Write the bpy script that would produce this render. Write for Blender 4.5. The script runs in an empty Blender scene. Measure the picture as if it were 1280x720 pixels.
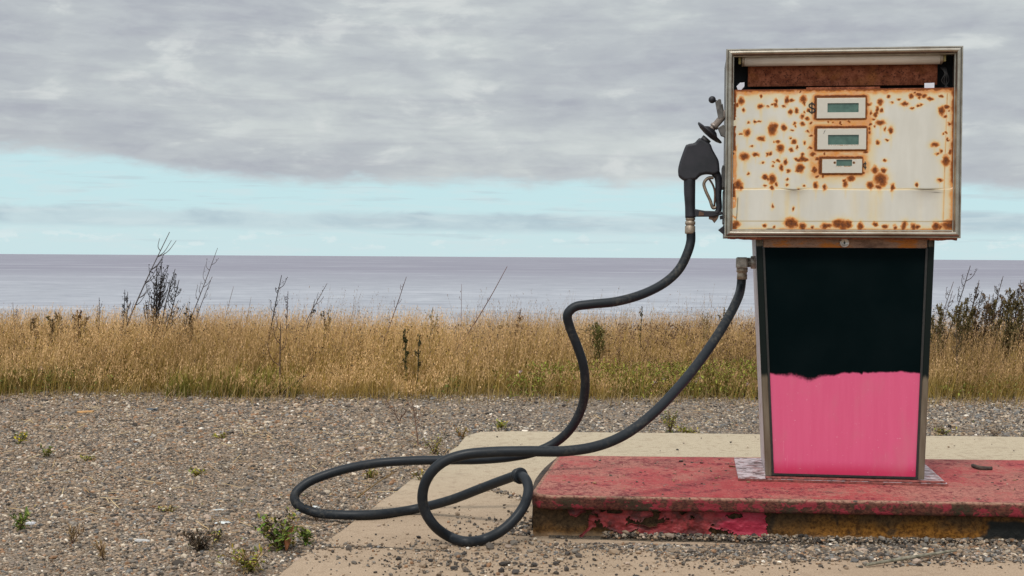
import bpy, bmesh, math, random
import numpy as np
from mathutils import Vector, Matrix, Euler
random.seed(7)
RNG = np.random.default_rng(7)
C = bpy.context.scene.collection
S = bpy.context.scene
R = math.radians

# ------------------------------------------------------------------ camera
F, H = 1700.0, 0.88
cam_d = bpy.data.cameras.new('camera')
cam = bpy.data.objects.new('camera', cam_d); C.objects.link(cam)
cam_d.sensor_width = 36; cam_d.lens = 36 * F / 1280; cam_d.clip_start = .05; cam_d.clip_end = 90000
CAM_M = Matrix.Rotation(R(90 - 1.31), 3, 'X') @ Matrix.Rotation(R(.35), 3, 'Z')
cam.matrix_world = Matrix.Translation((0, 0, H)) @ CAM_M.to_4x4()
S.camera = cam

# ------------------------------------------------------------------ exposure
S.view_settings.view_transform = 'Standard'; S.view_settings.look = 'None'
S.view_settings.exposure = 0; S.view_settings.gamma = 1
S.view_settings.use_curve_mapping = False
S.cycles.max_bounces = 6

# ------------------------------------------------------------------ sun
SUN_EL, SUN_AZ = R(56), R(205)        # azimuth clockwise from +Y: behind the camera, a little to the left
sd = bpy.data.lights.new('sun', 'SUN'); sd.energy = 1.9; sd.angle = R(11); sd.color = (1, .95, .87)
sun = bpy.data.objects.new('sun', sd); C.objects.link(sun)
sdir = Vector((math.sin(SUN_AZ) * math.cos(SUN_EL), math.cos(SUN_AZ) * math.cos(SUN_EL), math.sin(SUN_EL)))
sun.rotation_euler = sdir.to_track_quat('Z', 'Y').to_euler(); sun.location = sdir * 20

# ------------------------------------------------------------------ node helper
class NT:
    def __init__(s, tree): s.t = tree; s.n = tree.nodes; s.l = tree.links
    def node(s, typ, ins=None, **props):
        nd = s.n.new(typ)
        for k, v in props.items(): setattr(nd, k, v)
        for k, v in (ins or {}).items(): s.put(nd.inputs[k], v)
        return nd
    def put(s, sock, v):
        if isinstance(v, bpy.types.NodeSocket): s.l.new(v, sock)
        elif isinstance(v, (tuple, list)) and sock.type == 'RGBA' and len(v) == 3: sock.default_value = (*v, 1)
        else: sock.default_value = v
    def math(s, op, a, b=0., clamp=False):
        nd = s.node('ShaderNodeMath', operation=op, use_clamp=clamp); s.put(nd.inputs[0], a); s.put(nd.inputs[1], b); return nd.outputs[0]
    def mix(s, f, a, b, blend='MIX'):
        nd = s.node('ShaderNodeMix', data_type='RGBA', blend_type=blend); s.put(nd.inputs[0], f); s.put(nd.inputs[6], a); s.put(nd.inputs[7], b); return nd.outputs[2]
    def rng(s, v, a, b, c=0., d=1., smooth=True):
        nd = s.node('ShaderNodeMapRange', interpolation_type='SMOOTHSTEP' if smooth else 'LINEAR')
        for i, q in enumerate((v, a, b, c, d)): s.put(nd.inputs[i], q)
        return nd.outputs[0]
    def noise(s, vec, scale, detail=4, rough=.55, dist=0.):
        nd = s.node('ShaderNodeTexNoise'); s.put(nd.inputs['Vector'], vec)
        for k, q in (('Scale', scale), ('Detail', detail), ('Roughness', rough), ('Distortion', dist)): s.put(nd.inputs[k], q)
        return nd.outputs[0]
    def vmul(s, v, m):
        nd = s.node('ShaderNodeVectorMath', operation='MULTIPLY'); s.put(nd.inputs[0], v); s.put(nd.inputs[1], m); return nd.outputs[0]
    def comb(s, x, y, z):
        nd = s.node('ShaderNodeCombineXYZ'); s.put(nd.inputs[0], x); s.put(nd.inputs[1], y); s.put(nd.inputs[2], z); return nd.outputs[0]
    def attr(s, name, col=False):
        nd = s.node('ShaderNodeAttribute', attribute_name=name); return nd.outputs['Color' if col else 'Fac']

# ------------------------------------------------------------------ sky
W = bpy.data.worlds.new('World'); S.world = W; W.use_nodes = True
t = NT(W.node_tree); t.n.clear()
dirv = t.node('ShaderNodeTexCoord').outputs['Generated']
sx = t.node('ShaderNodeSeparateXYZ', {0: dirv}); dx, dy, dz = sx.outputs
sky = t.node('ShaderNodeTexSky', sky_type='NISHITA', sun_disc=False)
sky.sun_elevation = SUN_EL; sky.sun_rotation = SUN_AZ; sky.air_density = 1.0; sky.dust_density = .4; sky.ozone_density = 1.5
clear = t.mix(1., sky.outputs[0], (.095, .118, .108), 'MULTIPLY')
clear = t.mix(.94, clear, (.56, .775, .825))
# clouds live on direction: stretched along the horizon
el = t.math('MAXIMUM', dz, 0.)
pv = t.comb(dx, dy, t.math('MULTIPLY', el, 4.2))
n1 = t.noise(pv, 6.0, 6, .55, .25)
pv2 = t.comb(dx, dy, t.math('MULTIPLY', el, 2.7))
n2 = t.noise(pv2, 15., 6, .56, .3)
pv3 = t.comb(dx, dy, t.math('MULTIPLY', el, 3.4))
n3 = t.noise(pv3, 30., 5, .6, .3)
# deck lower edge
edge = t.math('ADD', .0525, t.rng(dx, -.17, -.33, 0., .017))
edge = t.math('ADD', edge, t.rng(dx, .25, .36, 0., -.007))
wob = t.math('MULTIPLY', t.math('SUBTRACT', n2, .5), .016)
wob2 = t.math('MULTIPLY', t.math('SUBTRACT', n3, .5), .017)
ee = t.math('ADD', t.math('ADD', t.math('SUBTRACT', el, edge), wob), wob2)
deck = t.rng(ee, -.0045, .0085)
cl_dark = (.405, .430, .485); cl_mid = (.48, .515, .548); cl_lite = (.60, .645, .645)
nB = t.noise(t.comb(dx, dy, t.math('MULTIPLY', el, 7.)), 3.2, 4, .5, .2)
shade = t.math('ADD', t.math('MULTIPLY', n1, .40), t.math('ADD', t.math('MULTIPLY', n2, .26), t.math('MULTIPLY', nB, .34)))
cc = t.mix(t.rng(shade, .40, .50), cl_dark, cl_mid)
cc = t.mix(t.rng(shade, .485, .60), cc, cl_lite)
cc = t.mix(t.math('MULTIPLY', t.rng(n2, .54, .68), t.rng(shade, .46, .56, 0, .8)), cc, (.67, .70, .70))
nS = t.noise(t.comb(dx, dy, t.math('MULTIPLY', el, 14.)), 9., 5, .55, .2)
cc = t.mix(t.rng(nS, .50, .66, 0, .26), cc, (.40, .415, .475))
cc = t.mix(t.rng(n3, .40, .68, 0, .22), cc, (.66, .71, .71))
cc = t.mix(t.rng(ee, .0, .010, .35, 0.), cc, (.62, .68, .71))
# low stratus band under the gap and small far cumulus
b1 = t.math('MULTIPLY', t.rng(el, .0195, .0285), t.rng(el, .0365, .0305))
elw = t.math('ADD', el, t.math('ADD', t.math('MULTIPLY', t.math('SUBTRACT', n2, .5), .012), t.math('MULTIPLY', t.rng(dx, -.4, .1), .003)))
band = t.math('MULTIPLY', t.rng(elw, .018, .0245), t.rng(elw, .0365, .0315))
lowc = t.mix(t.rng(n2, .35, .65), (.44, .555, .62), (.56, .69, .73))
haze_low = t.rng(el, .045, .006, 0., .85)
clear = t.mix(haze_low, clear, (.60, .765, .79))
clear = t.mix(t.math('MULTIPLY', band, .9), clear, lowc)
pcv = t.comb(dx, dy, t.math('MULTIPLY', el, 2.4))
n4 = t.noise(pcv, 42., 5, .62, .2)
cum = t.math('MULTIPLY', t.rng(n4, .53, .62), t.math('MULTIPLY', t.rng(el, .0035, .008), t.rng(el, .021, .0135)))
clear = t.mix(t.math('MULTIPLY', cum, .6), clear, (.72, .82, .83))
pst = t.comb(dx, dy, t.math('MULTIPLY', el, 16.))
n5 = t.noise(pst, 14., 4, .5, .1)
strk = t.math('MULTIPLY', t.rng(n5, .55, .68), t.rng(el, .008, .012))
clear = t.mix(t.math('MULTIPLY', strk, .45), clear, (.50, .60, .65))
n6 = t.noise(t.comb(dx, dy, t.math('MULTIPLY', el, 8.)), 20., 6, .6, .3)
clear = t.mix(t.rng(n6, .46, .66, 0, .45), clear, (.64, .755, .78))
col = t.mix(deck, clear, cc)
# the deck is thinner and brighter overhead and towards the veiled sun
up = t.rng(el, .20, .85, 1., 1.5)
sdot = t.node('ShaderNodeVectorMath', {0: dirv, 1: tuple(sdir)}, operation='DOT_PRODUCT').outputs['Value']
gl = t.rng(sdot, .1, 1., 0., .9)
br = t.math('ADD', up, gl)
colb = t.vmul(col, t.comb(br, br, br))
bg = t.node('ShaderNodeBackground', {'Color': colb, 'Strength': 1.0})
out = t.node('ShaderNodeOutputWorld', {'Surface': bg.outputs[0]})

# ------------------------------------------------------------------ calibration: picture point -> place in the world
def ray(px, py):
    d = CAM_M @ Vector(((px - 640) / F, -(py - 360) / F, -1)); return d
def at(px, py, D):
    d = ray(px, py); return Vector((0, 0, H)) + d * (D / d.y)
def ground(px, py, z=0.):
    d = ray(px, py); return Vector((0, 0, H)) + d * ((z - H) / d.z)
ISL = .135                                # height of the island top
YAW = R(-7.5)
O = at(1056.5, 600, 4.52); O.z = ISL
EX = Vector((math.cos(YAW), math.sin(YAW), 0)); EY = Vector((-math.sin(YAW), math.cos(YAW), 0))
def L(px, py, c=0.):                       # point of the pump's own plane y=c, as (x, z)
    d = ray(px, py); p0 = Vector((0, 0, H)) - O
    k = (c - p0.dot(EY)) / d.dot(EY); p = p0 + d * k
    return p.dot(EX), p.z
def L3(px, py, c=0.):
    x, z = L(px, py, c); return Vector((x, c, z))

# ------------------------------------------------------------------ numpy noise
def vnoise(x, y, seed=0):
    x = np.asarray(x, float); y = np.asarray(y, float)
    xi = np.floor(x).astype(np.int64); yi = np.floor(y).astype(np.int64); xf = x - xi; yf = y - yi
    def h(a, b):
        n = (a * 374761393 + b * 668265263 + seed * 974711) & 0x7fffffff
        n = ((n ^ (n >> 13)) * 1274126177) & 0x7fffffff
        n = (n ^ (n >> 16)) & 0xffff
        return n / 65535.
    u = xf * xf * (3 - 2 * xf); v = yf * yf * (3 - 2 * yf)
    return (h(xi, yi) * (1 - u) + h(xi + 1, yi) * u) * (1 - v) + (h(xi, yi + 1) * (1 - u) + h(xi + 1, yi + 1) * u) * v
def fbm(x, y, o=4, seed=0):
    s = 0; a = .5; tot = 0
    x = np.asarray(x, float); y = np.asarray(y, float)
    for i in range(o):
        s = s + a * vnoise(x * 2 ** i + 17.3 * i, y * 2 ** i + 5.1 * i, seed + i); tot += a; a *= .5
    return s / tot
def sstep(a, b, x):
    k = np.clip((np.asarray(x, float) - a) / (b - a), 0, 1); return k * k * (3 - 2 * k)

# ------------------------------------------------------------------ object helpers
def tag(o, label=None, cat=None, group=None, kind=None):
    if label: o['label'] = label
    if cat: o['category'] = cat
    if group: o['group'] = group
    if kind: o['kind'] = kind
    return o
def empty(name, loc, rz=0.):
    o = bpy.data.objects.new(name, None); C.objects.link(o); o.location = loc; o.rotation_euler = (0, 0, rz); o.empty_display_size = .1
    return o
def link(name, me, mats, parent=None):
    o = bpy.data.objects.new(name, me); C.objects.link(o)
    for m in (mats if isinstance(mats, (list, tuple)) else [mats]): me.materials.append(m)
    if parent: o.parent = parent
    return o
def np_mesh(name, v, faces, mats, parent=None, smooth=False, attrs=None, mat_idx=None):
    """v (n,3); faces (m,k) all k-gons"""
    v = np.asarray(v, np.float32); faces = np.asarray(faces, np.int32)
    me = bpy.data.meshes.new(name); m, k = faces.shape
    me.vertices.add(len(v)); me.vertices.foreach_set('co', v.ravel())
    me.loops.add(m * k); me.loops.foreach_set('vertex_index', faces.ravel())
    me.polygons.add(m); me.polygons.foreach_set('loop_start', np.arange(0, m * k, k, dtype=np.int32))
    me.polygons.foreach_set('use_smooth', np.full(m, bool(smooth)))
    if mat_idx is not None: me.polygons.foreach_set('material_index', np.asarray(mat_idx, np.int32))
    me.update(calc_edges=True); me.validate()
    for an, av in (attrs or {}).items():
        av = np.asarray(av, np.float32)
        if av.ndim == 1:
            a = me.attributes.new(an, 'FLOAT', 'POINT'); a.data.foreach_set('value', av)
        else:
            a = me.attributes.new(an, 'FLOAT_COLOR', 'POINT')
            if av.shape[1] == 3: av = np.concatenate([av, np.ones((len(av), 1), np.float32)], 1)
            a.data.foreach_set('color', av.ravel())
    return link(name, me, mats, parent)
class MB:
    """collects shapes; build() links them as one mesh object"""
    def __init__(s): s.bm = bmesh.new(); s.sm = set()
    def box(s, x0, x1, y0, y1, z0, z1, bev=0., seg=2):
        b = bmesh.new()
        vs = [b.verts.new((x, y, z)) for z in (z0, z1) for y in (y0, y1) for x in (x0, x1)]
        for f in ((0, 2, 3, 1), (4, 5, 7, 6), (0, 1, 5, 4), (1, 3, 7, 5), (3, 2, 6, 7), (2, 0, 4, 6)): b.faces.new([vs[i] for i in f])
        if bev: bmesh.ops.bevel(b, geom=b.edges[:], offset=bev, segments=seg, affect='EDGES', profile=.5)
        return s.add(b)
    def hexa(s, lo, hi, bev=0., seg=2):
        """lo, hi: four points each, same winding"""
        b = bmesh.new(); a = [b.verts.new(p) for p in lo]; c = [b.verts.new(p) for p in hi]
        b.faces.new(a[::-1]); b.faces.new(c)
        for i in range(4): b.faces.new((a[i], a[(i + 1) % 4], c[(i + 1) % 4], c[i]))
        bmesh.ops.recalc_face_normals(b, faces=b.faces[:])
        if bev: bmesh.ops.bevel(b, geom=b.edges[:], offset=bev, segments=seg, affect='EDGES', profile=.5)
        return s.add(b)
    def prism(s, pts, y0, y1, bev=0., seg=2):
        b = bmesh.new(); a = [b.verts.new((x, y0, z)) for x, z in pts]; c = [b.verts.new((x, y1, z)) for x, z in pts]
        n = len(pts); b.faces.new(a); b.faces.new(c[::-1])
        for i in range(n): b.faces.new((a[i], c[i], c[(i + 1) % n], a[(i + 1) % n]))
        bmesh.ops.recalc_face_normals(b, faces=b.faces[:])
        if bev: bmesh.ops.bevel(b, geom=b.edges[:], offset=bev, segments=seg, affect='EDGES', profile=.5)
        return s.add(b)
    def tube(s, pts, rad, n=12, cap=True, flat=1.):
        v, f, caps = tube_arrays(pts, rad, n, flat)
        vs = [s.bm.verts.new(p) for p in v]
        for q in f:
            fc = s.bm.faces.new([vs[i] for i in q]); fc.smooth = True
        if cap:
            for cp in caps: s.bm.faces.new([vs[i] for i in cp])
        return s
    def lathe(s, prof, org, axis, n=28):
        """prof: list of (r, h) along axis"""
        ax = Vector(axis).normalized(); u = ax.orthogonal().normalized(); w = ax.cross(u); org = Vector(org)
        rings = []
        for r, h in prof:
            rings.append([s.bm.verts.new(org + ax * h + (u * math.cos(2 * math.pi * i / n) + w * math.sin(2 * math.pi * i / n)) * max(r, 1e-5)) for i in range(n)])
        for a, b in zip(rings, rings[1:]):
            for i in range(n):
                f = s.bm.faces.new((a[i], a[(i + 1) % n], b[(i + 1) % n], b[i])); f.smooth = True
        s.bm.faces.new(rings[0][::-1]); s.bm.faces.new(rings[-1])
        return s
    def add(s, b):
        me = bpy.data.meshes.new('tmp'); b.to_mesh(me); b.free(); s.bm.from_mesh(me); bpy.data.meshes.remove(me); return s
    def build(s, name, mats, parent=None, off=None):
        me = bpy.data.meshes.new(name)
        if off is not None: bmesh.ops.translate(s.bm, verts=s.bm.verts[:], vec=-Vector(off))
        s.bm.to_mesh(me); s.bm.free()
        return link(name, me, mats, parent)
def catmull(P, n=8):
    P = np.asarray([tuple(p) for p in P], float); Q = np.vstack([2 * P[0] - P[1], P, 2 * P[-1] - P[-2]]); o = []
    for i in range(1, len(Q) - 2):
        p0, p1, p2, p3 = Q[i - 1:i + 3]
        d = [max(np.linalg.norm(b - a), 1e-6) ** .5 for a, b in ((p0, p1), (p1, p2), (p2, p3))]
        t0 = 0; t1 = d[0]; t2 = t1 + d[1]; t3 = t2 + d[2]
        for k in range(n):
            tt = t1 + (t2 - t1) * k / n
            A1 = (t1 - tt) / (t1 - t0) * p0 + (tt - t0) / (t1 - t0) * p1
            A2 = (t2 - tt) / (t2 - t1) * p1 + (tt - t1) / (t2 - t1) * p2
            A3 = (t3 - tt) / (t3 - t2) * p2 + (tt - t2) / (t3 - t2) * p3
            B1 = (t2 - tt) / (t2 - t0) * A1 + (tt - t0) / (t2 - t0) * A2
            B2 = (t3 - tt) / (t3 - t1) * A2 + (tt - t1) / (t3 - t1) * A3
            o.append((t2 - tt) / (t2 - t1) * B1 + (tt - t1) / (t2 - t1) * B2)
    o.append(P[-1]); return np.array(o)
def tube_arrays(pts, rad, n=12, flat=1.):
    P = np.asarray([tuple(p) for p in pts], float); m = len(P)
    rad = np.full(m, rad, float) if np.isscalar(rad) else np.interp(np.linspace(0, 1, m), np.linspace(0, 1, len(rad)), rad)
    T = np.gradient(P, axis=0); T /= np.linalg.norm(T, axis=1)[:, None] + 1e-12
    ref = np.array([0, 1., 0]) if abs(T[0][1]) < .9 else np.array([1., 0, 0])
    u = np.cross(T[0], ref); u /= np.linalg.norm(u); a = np.linspace(0, 2 * np.pi, n, endpoint=False); V = []
    for i in range(m):
        u = u - T[i] * np.dot(u, T[i]); u /= np.linalg.norm(u); w = np.cross(T[i], u)
        V.append(P[i] + rad[i] * (np.cos(a)[:, None] * u + flat * np.sin(a)[:, None] * w))
    V = np.vstack(V); Fc = []
    for i in range(m - 1):
        for k in range(n):
            Fc.append((i * n + k, i * n + (k + 1) % n, (i + 1) * n + (k + 1) % n, (i + 1) * n + k))
    return V, Fc, [list(range(n))[::-1], list(range((m - 1) * n, m * n))]

# ------------------------------------------------------------------ materials
def mat(name, fn):
    m = bpy.data.materials.new(name); m.use_nodes = True; t = NT(m.node_tree); t.n.clear()
    p = t.node('ShaderNodeBsdfPrincipled'); o = t.node('ShaderNodeOutputMaterial', {'Surface': p.outputs[0]})
    fn(t, p); return m
def setp(t, p, **k):
    for a, v in k.items(): t.put(p.inputs[{'base': 'Base Color', 'rough': 'Roughness', 'metal': 'Metallic', 'nrm': 'Normal', 'spec': 'Specular IOR Level', 'ior': 'IOR', 'coat': 'Coat Weight'}[a]], v)
def bump(t, h, strength=.3, dist=.002):
    return t.node('ShaderNodeBump', {'Height': h, 'Strength': strength, 'Distance': dist}).outputs[0]
def obj_co(t): return t.node('ShaderNodeTexCoord').outputs['Object']
def simple(name, a, b, scale=20., rough=.6, metal=0., bs=.2, bd=.001, det=5):
    def fn(t, p):
        co = obj_co(t); n = t.noise(co, scale, det); setp(t, p, base=t.mix(t.rng(n, .3, .7), a, b), rough=t.rng(n, .2, .8, rough - .08, rough + .08), metal=metal, nrm=bump(t, t.noise(co, scale * 4, 3), bs, bd))
    return mat(name, fn)
def vcol(name, rough=.8, spec=.2, two=False):
    def fn(t, p):
        c = t.attr('col', True); setp(t, p, base=c, rough=rough, spec=spec)
    return mat(name, fn)

M = {}
M['rubber'] = simple('hose_rubber', (.012, .014, .017), (.026, .028, .031), 14, .46, 0, .15, .0006)
def _rub(t, p):
    co = obj_co(t); n = t.noise(co, 9, 5, .6); n2 = t.noise(co, 90, 3)
    d = t.math('MULTIPLY', t.rng(n, .48, .72), t.rng(n2, .4, .65))
    setp(t, p, base=t.mix(t.math('MULTIPLY', d, .55), t.mix(n2, (.006, .009, .013), (.012, .015, .019)), (.075, .068, .055)), rough=t.rng(n, .3, .7, .40, .60), nrm=bump(t, n2, .25, .0006), spec=.30)
M['rubber'] = mat('hose_rubber', _rub)
M['black_plastic'] = simple('black_plastic', (.007, .008, .012), (.020, .019, .026), 25, .55)
M['metal_grey'] = simple('fitting_metal', (.20, .18, .155), (.42, .38, .33), 60, .5, .55, .4, .001)
M['brass'] = simple('dull_brass', (.21, .165, .12), (.37, .30, .23), 70, .5, .5)
M['dark_metal'] = simple('dark_metal', (.03, .03, .032), (.09, .085, .08), 40, .55, .3)
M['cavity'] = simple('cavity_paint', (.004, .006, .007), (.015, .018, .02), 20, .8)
M['tube_glass'] = simple('tube_glass', (.60, .52, .44), (.68, .60, .52), 9, .35, 0, .05)
M['sock'] = simple('yellow_socket', (.35, .28, .10), (.45, .38, .16), 30, .5)
M['clip'] = simple('pale_sky_patch', (.62, .63, .70), (.72, .73, .78), 30, .4)  # sky colour for solid pieces set where holes would show sky
M['lcd'] = simple('display_glass', (.045, .095, .075), (.075, .145, .115), 40, .18, 0, .02)
M['ink'] = simple('black_ink', (.008, .008, .008), (.02, .018, .015), 60, .6)
def _alu(t, p):
    co = obj_co(t); n = t.noise(co, 30, 5, .6); n2 = t.noise(t.vmul(co, (400, 400, 30)), 1, 2)
    base = t.mix(t.rng(n, .35, .7), (.40, .36, .30), (.30, .262, .21)); base = t.mix(t.rng(t.noise(co, 7, 5), .56, .72, 0, .5), base, (.18, .115, .07))
    setp(t, p, base=base, rough=t.rng(n, .3, .7, .27, .42), metal=.9, nrm=bump(t, n2, .03, .0003))
M['frame'] = mat('weathered_trim', _alu)
def _shell(t, p):
    co = obj_co(t); n = t.noise(co, 12, 6, .65)
    setp(t, p, base=t.mix(t.rng(n, .56, .68), t.mix(n, (.42, .37, .39), (.58, .52, .52)), (.17, .08, .04)), rough=.5, nrm=bump(t, t.noise(co, 60, 3), .1, .0006))
M['shell'] = mat('grey_shell_paint', _shell)
M['shell_dark'] = simple('dull_shell', (.05, .045, .04), (.16, .14, .12), 14, .6)
def _rust(t, p):
    co = obj_co(t); n = t.noise(co, 45, 6, .7); n2 = t.noise(co, 160, 4, .7); n3 = t.noise(co, 8, 4)
    b = t.mix(t.rng(n, .35, .65), (.15, .042, .020), (.31, .105, .055)); b = t.mix(t.rng(n2, .52, .66), b, (.05, .018, .012)); b = t.mix(t.rng(n3, .55, .75, 0, .6), b, (.33, .12, .03))
    setp(t, p, base=b, rough=.85, nrm=bump(t, n2, .6, .0015), spec=.15)
M['rust'] = mat('rusted_steel', _rust)
def _rustband(t, p):
    co = obj_co(t); s = t.vmul(co, (1, 1, 2.5)); n = t.noise(s, 8, 7, .68); n2 = t.noise(s, 120, 4, .7)
    b = t.mix(t.rng(n, .34, .50), (.11, .062, .042), (.25, .15, .10)); b = t.mix(t.rng(n, .49, .60), b, (.38, .13, .022)); b = t.mix(t.rng(n2, .5, .75, 0, .8), b, (.07, .028, .012))
    setp(t, p, base=b, rough=.7, nrm=bump(t, n2, .5, .001), spec=.25)
M['rustband'] = mat('rusted_band', _rustband)
def _face(t, p):
    co = obj_co(t); n = t.noise(co, 70, 5, .65); n2 = t.noise(co, 260, 3, .6); n3 = t.noise(t.vmul(co, (14, 14, 3)), 1, 5, .6)
    rust = t.attr('rust'); stain = t.attr('stain'); dark = t.attr('dark')
    base = t.mix(t.rng(n3, .3, .7), (.60, .58, .525), (.535, .515, .46))
    base = t.mix(t.math('MULTIPLY', t.rng(stain, 0., .68, 0., 1., False), t.rng(n, .2, .8, .7, 1.)), base, t.mix(t.rng(stain, .34, .80), (.68, .50, .17), (.60, .205, .010)))
    r2 = t.rng(t.math('ADD', rust, t.math('ADD', t.math('MULTIPLY', t.math('SUBTRACT', n2, .5), .14), t.math('MULTIPLY', t.math('SUBTRACT', n, .5), .20))), .40, .66)
    rc = t.mix(t.rng(t.math('ADD', t.math('MULTIPLY', n2, .5), t.math('MULTIPLY', t.math('SUBTRACT', 1., rust), .5)), .15, .62), (.075, .018, .004), (.36, .095, .006))
    base = t.mix(r2, base, rc)
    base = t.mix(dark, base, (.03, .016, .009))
    setp(t, p, base=base, rough=t.mix(r2, (.36,) * 3, (.85,) * 3), nrm=bump(t, t.math('MULTIPLY', r2, n2), .5, .002))
M['face'] = mat('rusted_white_enamel', _face)
def _bez(t, p):
    co = obj_co(t); n = t.noise(co, 90, 5, .65); rust = t.attr('rust')
    r2 = t.rng(t.math('ADD', rust, t.math('MULTIPLY', t.math('SUBTRACT', n, .5), .6)), .4, .62)
    setp(t, p, base=t.mix(r2, t.mix(n, (.56, .53, .46), (.49, .46, .395)), t.mix(n, (.16, .055, .012), (.42, .2, .05))), rough=.5)
M['bezel'] = mat('bezel_enamel', _bez)
def _pan(t, p):
    co = obj_co(t); n = t.noise(t.vmul(co, (60, 60, 5)), 1, 5, .6); n2 = t.noise(co, 130, 4, .6); n3 = t.noise(co, 5, 4)
    spray = t.attr('spray'); low = t.attr('low')
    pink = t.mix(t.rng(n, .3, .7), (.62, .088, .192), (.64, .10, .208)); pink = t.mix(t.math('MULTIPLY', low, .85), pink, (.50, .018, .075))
    pink = t.mix(t.rng(n2, .66, .74, 0, .5), pink, (.75, .45, .5)); pink = t.mix(t.rng(t.noise(t.vmul(co, (9, 9, 4)), 1, 6, .65), .48, .70, 0, .30), pink, (.50, .17, .20)); pink = t.mix(t.rng(t.noise(t.vmul(co, (160, 160, 7)), 1, 3, .6), .66, .74, 0, .35), pink, (.70, .30, .36))
    s2 = t.rng(t.math('ADD', spray, t.math('MULTIPLY', t.math('SUBTRACT', n2, .5), .34)), .3, .72)
    blk = t.mix(t.rng(n3, .35, .7), (.0012, .0045, .0052), (.0025, .0062, .007))
    setp(t, p, base=t.mix(s2, pink, blk), rough=t.mix(s2, (.42,) * 3, (.9,) * 3), spec=t.mix(s2, (.35,) * 3, (.03,) * 3), nrm=bump(t, n2, .08, .0005))
M['panel'] = mat('pink_panel_sprayed_black', _pan)
def _post(t, p):
    co = obj_co(t); n = t.noise(t.vmul(co, (40, 40, 6)), 1, 5, .6); spray = t.attr('spray')
    s2 = t.rng(t.math('ADD', spray, t.math('MULTIPLY', t.math('SUBTRACT', n, .5), .7)), .35, .65)
    met = t.mix(t.rng(n, .3, .7), (.20, .165, .12), (.13, .10, .07))
    setp(t, p, base=t.mix(s2, met, (.005, .009, .008)), metal=t.mix(s2, (.4,) * 3, (0.,) * 3), rough=.55, spec=.12)
M['post'] = mat('post_metal', _post)
def _plate(t, p):
    co = obj_co(t); s = t.vmul(co, (30, 70, 30)); n = t.noise(s, 1, 5, .6)
    b = t.mix(t.rng(n, .50, .57), t.mix(n, (.46, .36, .37), (.60, .50, .52)), (.07, .024, .02)); b = t.mix(t.rng(t.noise(co, 30, 5, .7), .52, .62, 0, .7), b, (.24, .07, .06))
    setp(t, p, base=b, rough=.6, nrm=bump(t, n, .3, .001))
M['plate'] = mat('flaking_white_plate', _plate)
M['plate_edge'] = simple('rusty_red_edge', (.10, .025, .02), (.28, .075, .06), 60, .75)
def _cap(t, p):
    co = obj_co(t); big = t.noise(co, 2.2, 5, .6); mid = t.noise(co, 11, 6, .65); fine = t.noise(co, 70, 5, .7); grit = t.noise(co, 240, 3, .6)
    b = t.mix(t.rng(mid, .32, .68), (.33, .042, .048), (.43, .105, .095))
    b = t.mix(t.rng(t.math('ADD', t.math('MULTIPLY', big, .6), t.math('MULTIPLY', fine, .4)), (.45), .58, 0, .85), b, (.43, .20, .15))
    b = t.mix(t.math('MULTIPLY', t.rng(mid, .50, .60), t.rng(fine, .42, .56)), b, (.17, .014, .026))
    b = t.mix(t.math('MULTIPLY', t.rng(t.noise(co, 19, 6, .75, .6), .58, .64), .8), b, t.mix(fine, (.10, .03, .025), (.30, .20, .15)))
    b = t.mix(t.math('MULTIPLY', t.rng(grit, .57, .66), .8), b, (.10, .028, .024)); b = t.mix(t.math('MULTIPLY', t.rng(big, .5, .62), t.rng(fine, .5, .58)), b, (.17, .03, .035))
    b = t.mix(t.math('MULTIPLY', t.rng(fine, .62, .72), .5), b, (.60, .37, .30))
    b = t.mix(t.rng(t.attr('rstain'), .1, .9, 0, .75), b, t.mix(fine, (.20, .08, .03), (.30, .15, .06)))
    setp(t, p, base=b, rough=.85, spec=.2, nrm=bump(t, t.math('ADD', t.math('MULTIPLY', mid, 2.), t.math('ADD', fine, grit)), .7, .004))
M['cap'] = mat('faded_red_top', _cap)
def _lip(t, p):
    co = obj_co(t); s = t.vmul(co, (1, 1, 1.6)); n = t.noise(s, 24, 6, .7, .3); n2 = t.noise(s, 90, 5, .7); n3 = t.noise(s, 9, 4, .6)
    b = t.mix(t.rng(n2, .35, .65), (.042, .013, .011), (.125, .042, .028))
    b = t.mix(t.math('MULTIPLY', t.rng(n3, .5, .6), t.rng(n2, .3, .6)), b, (.028, .026, .014))
    b = t.mix(t.rng(n, .51, .56), b, t.mix(n2, (.12, .014, .018), (.30, .034, .05)))
    b = t.mix(t.rng(n2, .66, .72), b, (.02, .012, .01))
    b = t.mix(t.math('MULTIPLY', t.attr('wear'), t.rng(n2, .3, .6)), b, (.36, .20, .14))
    setp(t, p, base=b, rough=.85, spec=.2, nrm=bump(t, t.math('ADD', n, n2), .8, .004))
M['lip'] = mat('rusted_lip', _lip)
def _fas(t, p):
    co = obj_co(t); n = t.noise(co, 14, 6, .7); n2 = t.noise(co, 75, 5, .7); n3 = t.noise(co, 4, 3)
    b = t.mix(t.rng(n2, .3, .7), (.030, .019, .011), (.10, .060, .030))
    b = t.mix(t.math('MULTIPLY', t.attr('ochre'), t.rng(n, .28, .52)), b, t.mix(t.rng(n2, .35, .65), (.09, .036, .008), (.30, .13, .024)))
    b = t.mix(t.rng(n2, .58, .70, 0, .7), b, (.03, .018, .010))
    b = t.mix(t.attr('black'), b, t.mix(n2, (.006, .008, .008), (.03, .03, .028)))
    b = t.mix(t.attr('sandy'), b, (.33, .22, .13))
    setp(t, p, base=b, rough=.9, spec=.15, nrm=bump(t, t.math('ADD', n, n2), .9, .006))
M['fascia'] = mat('rusted_fascia', _fas)
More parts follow.
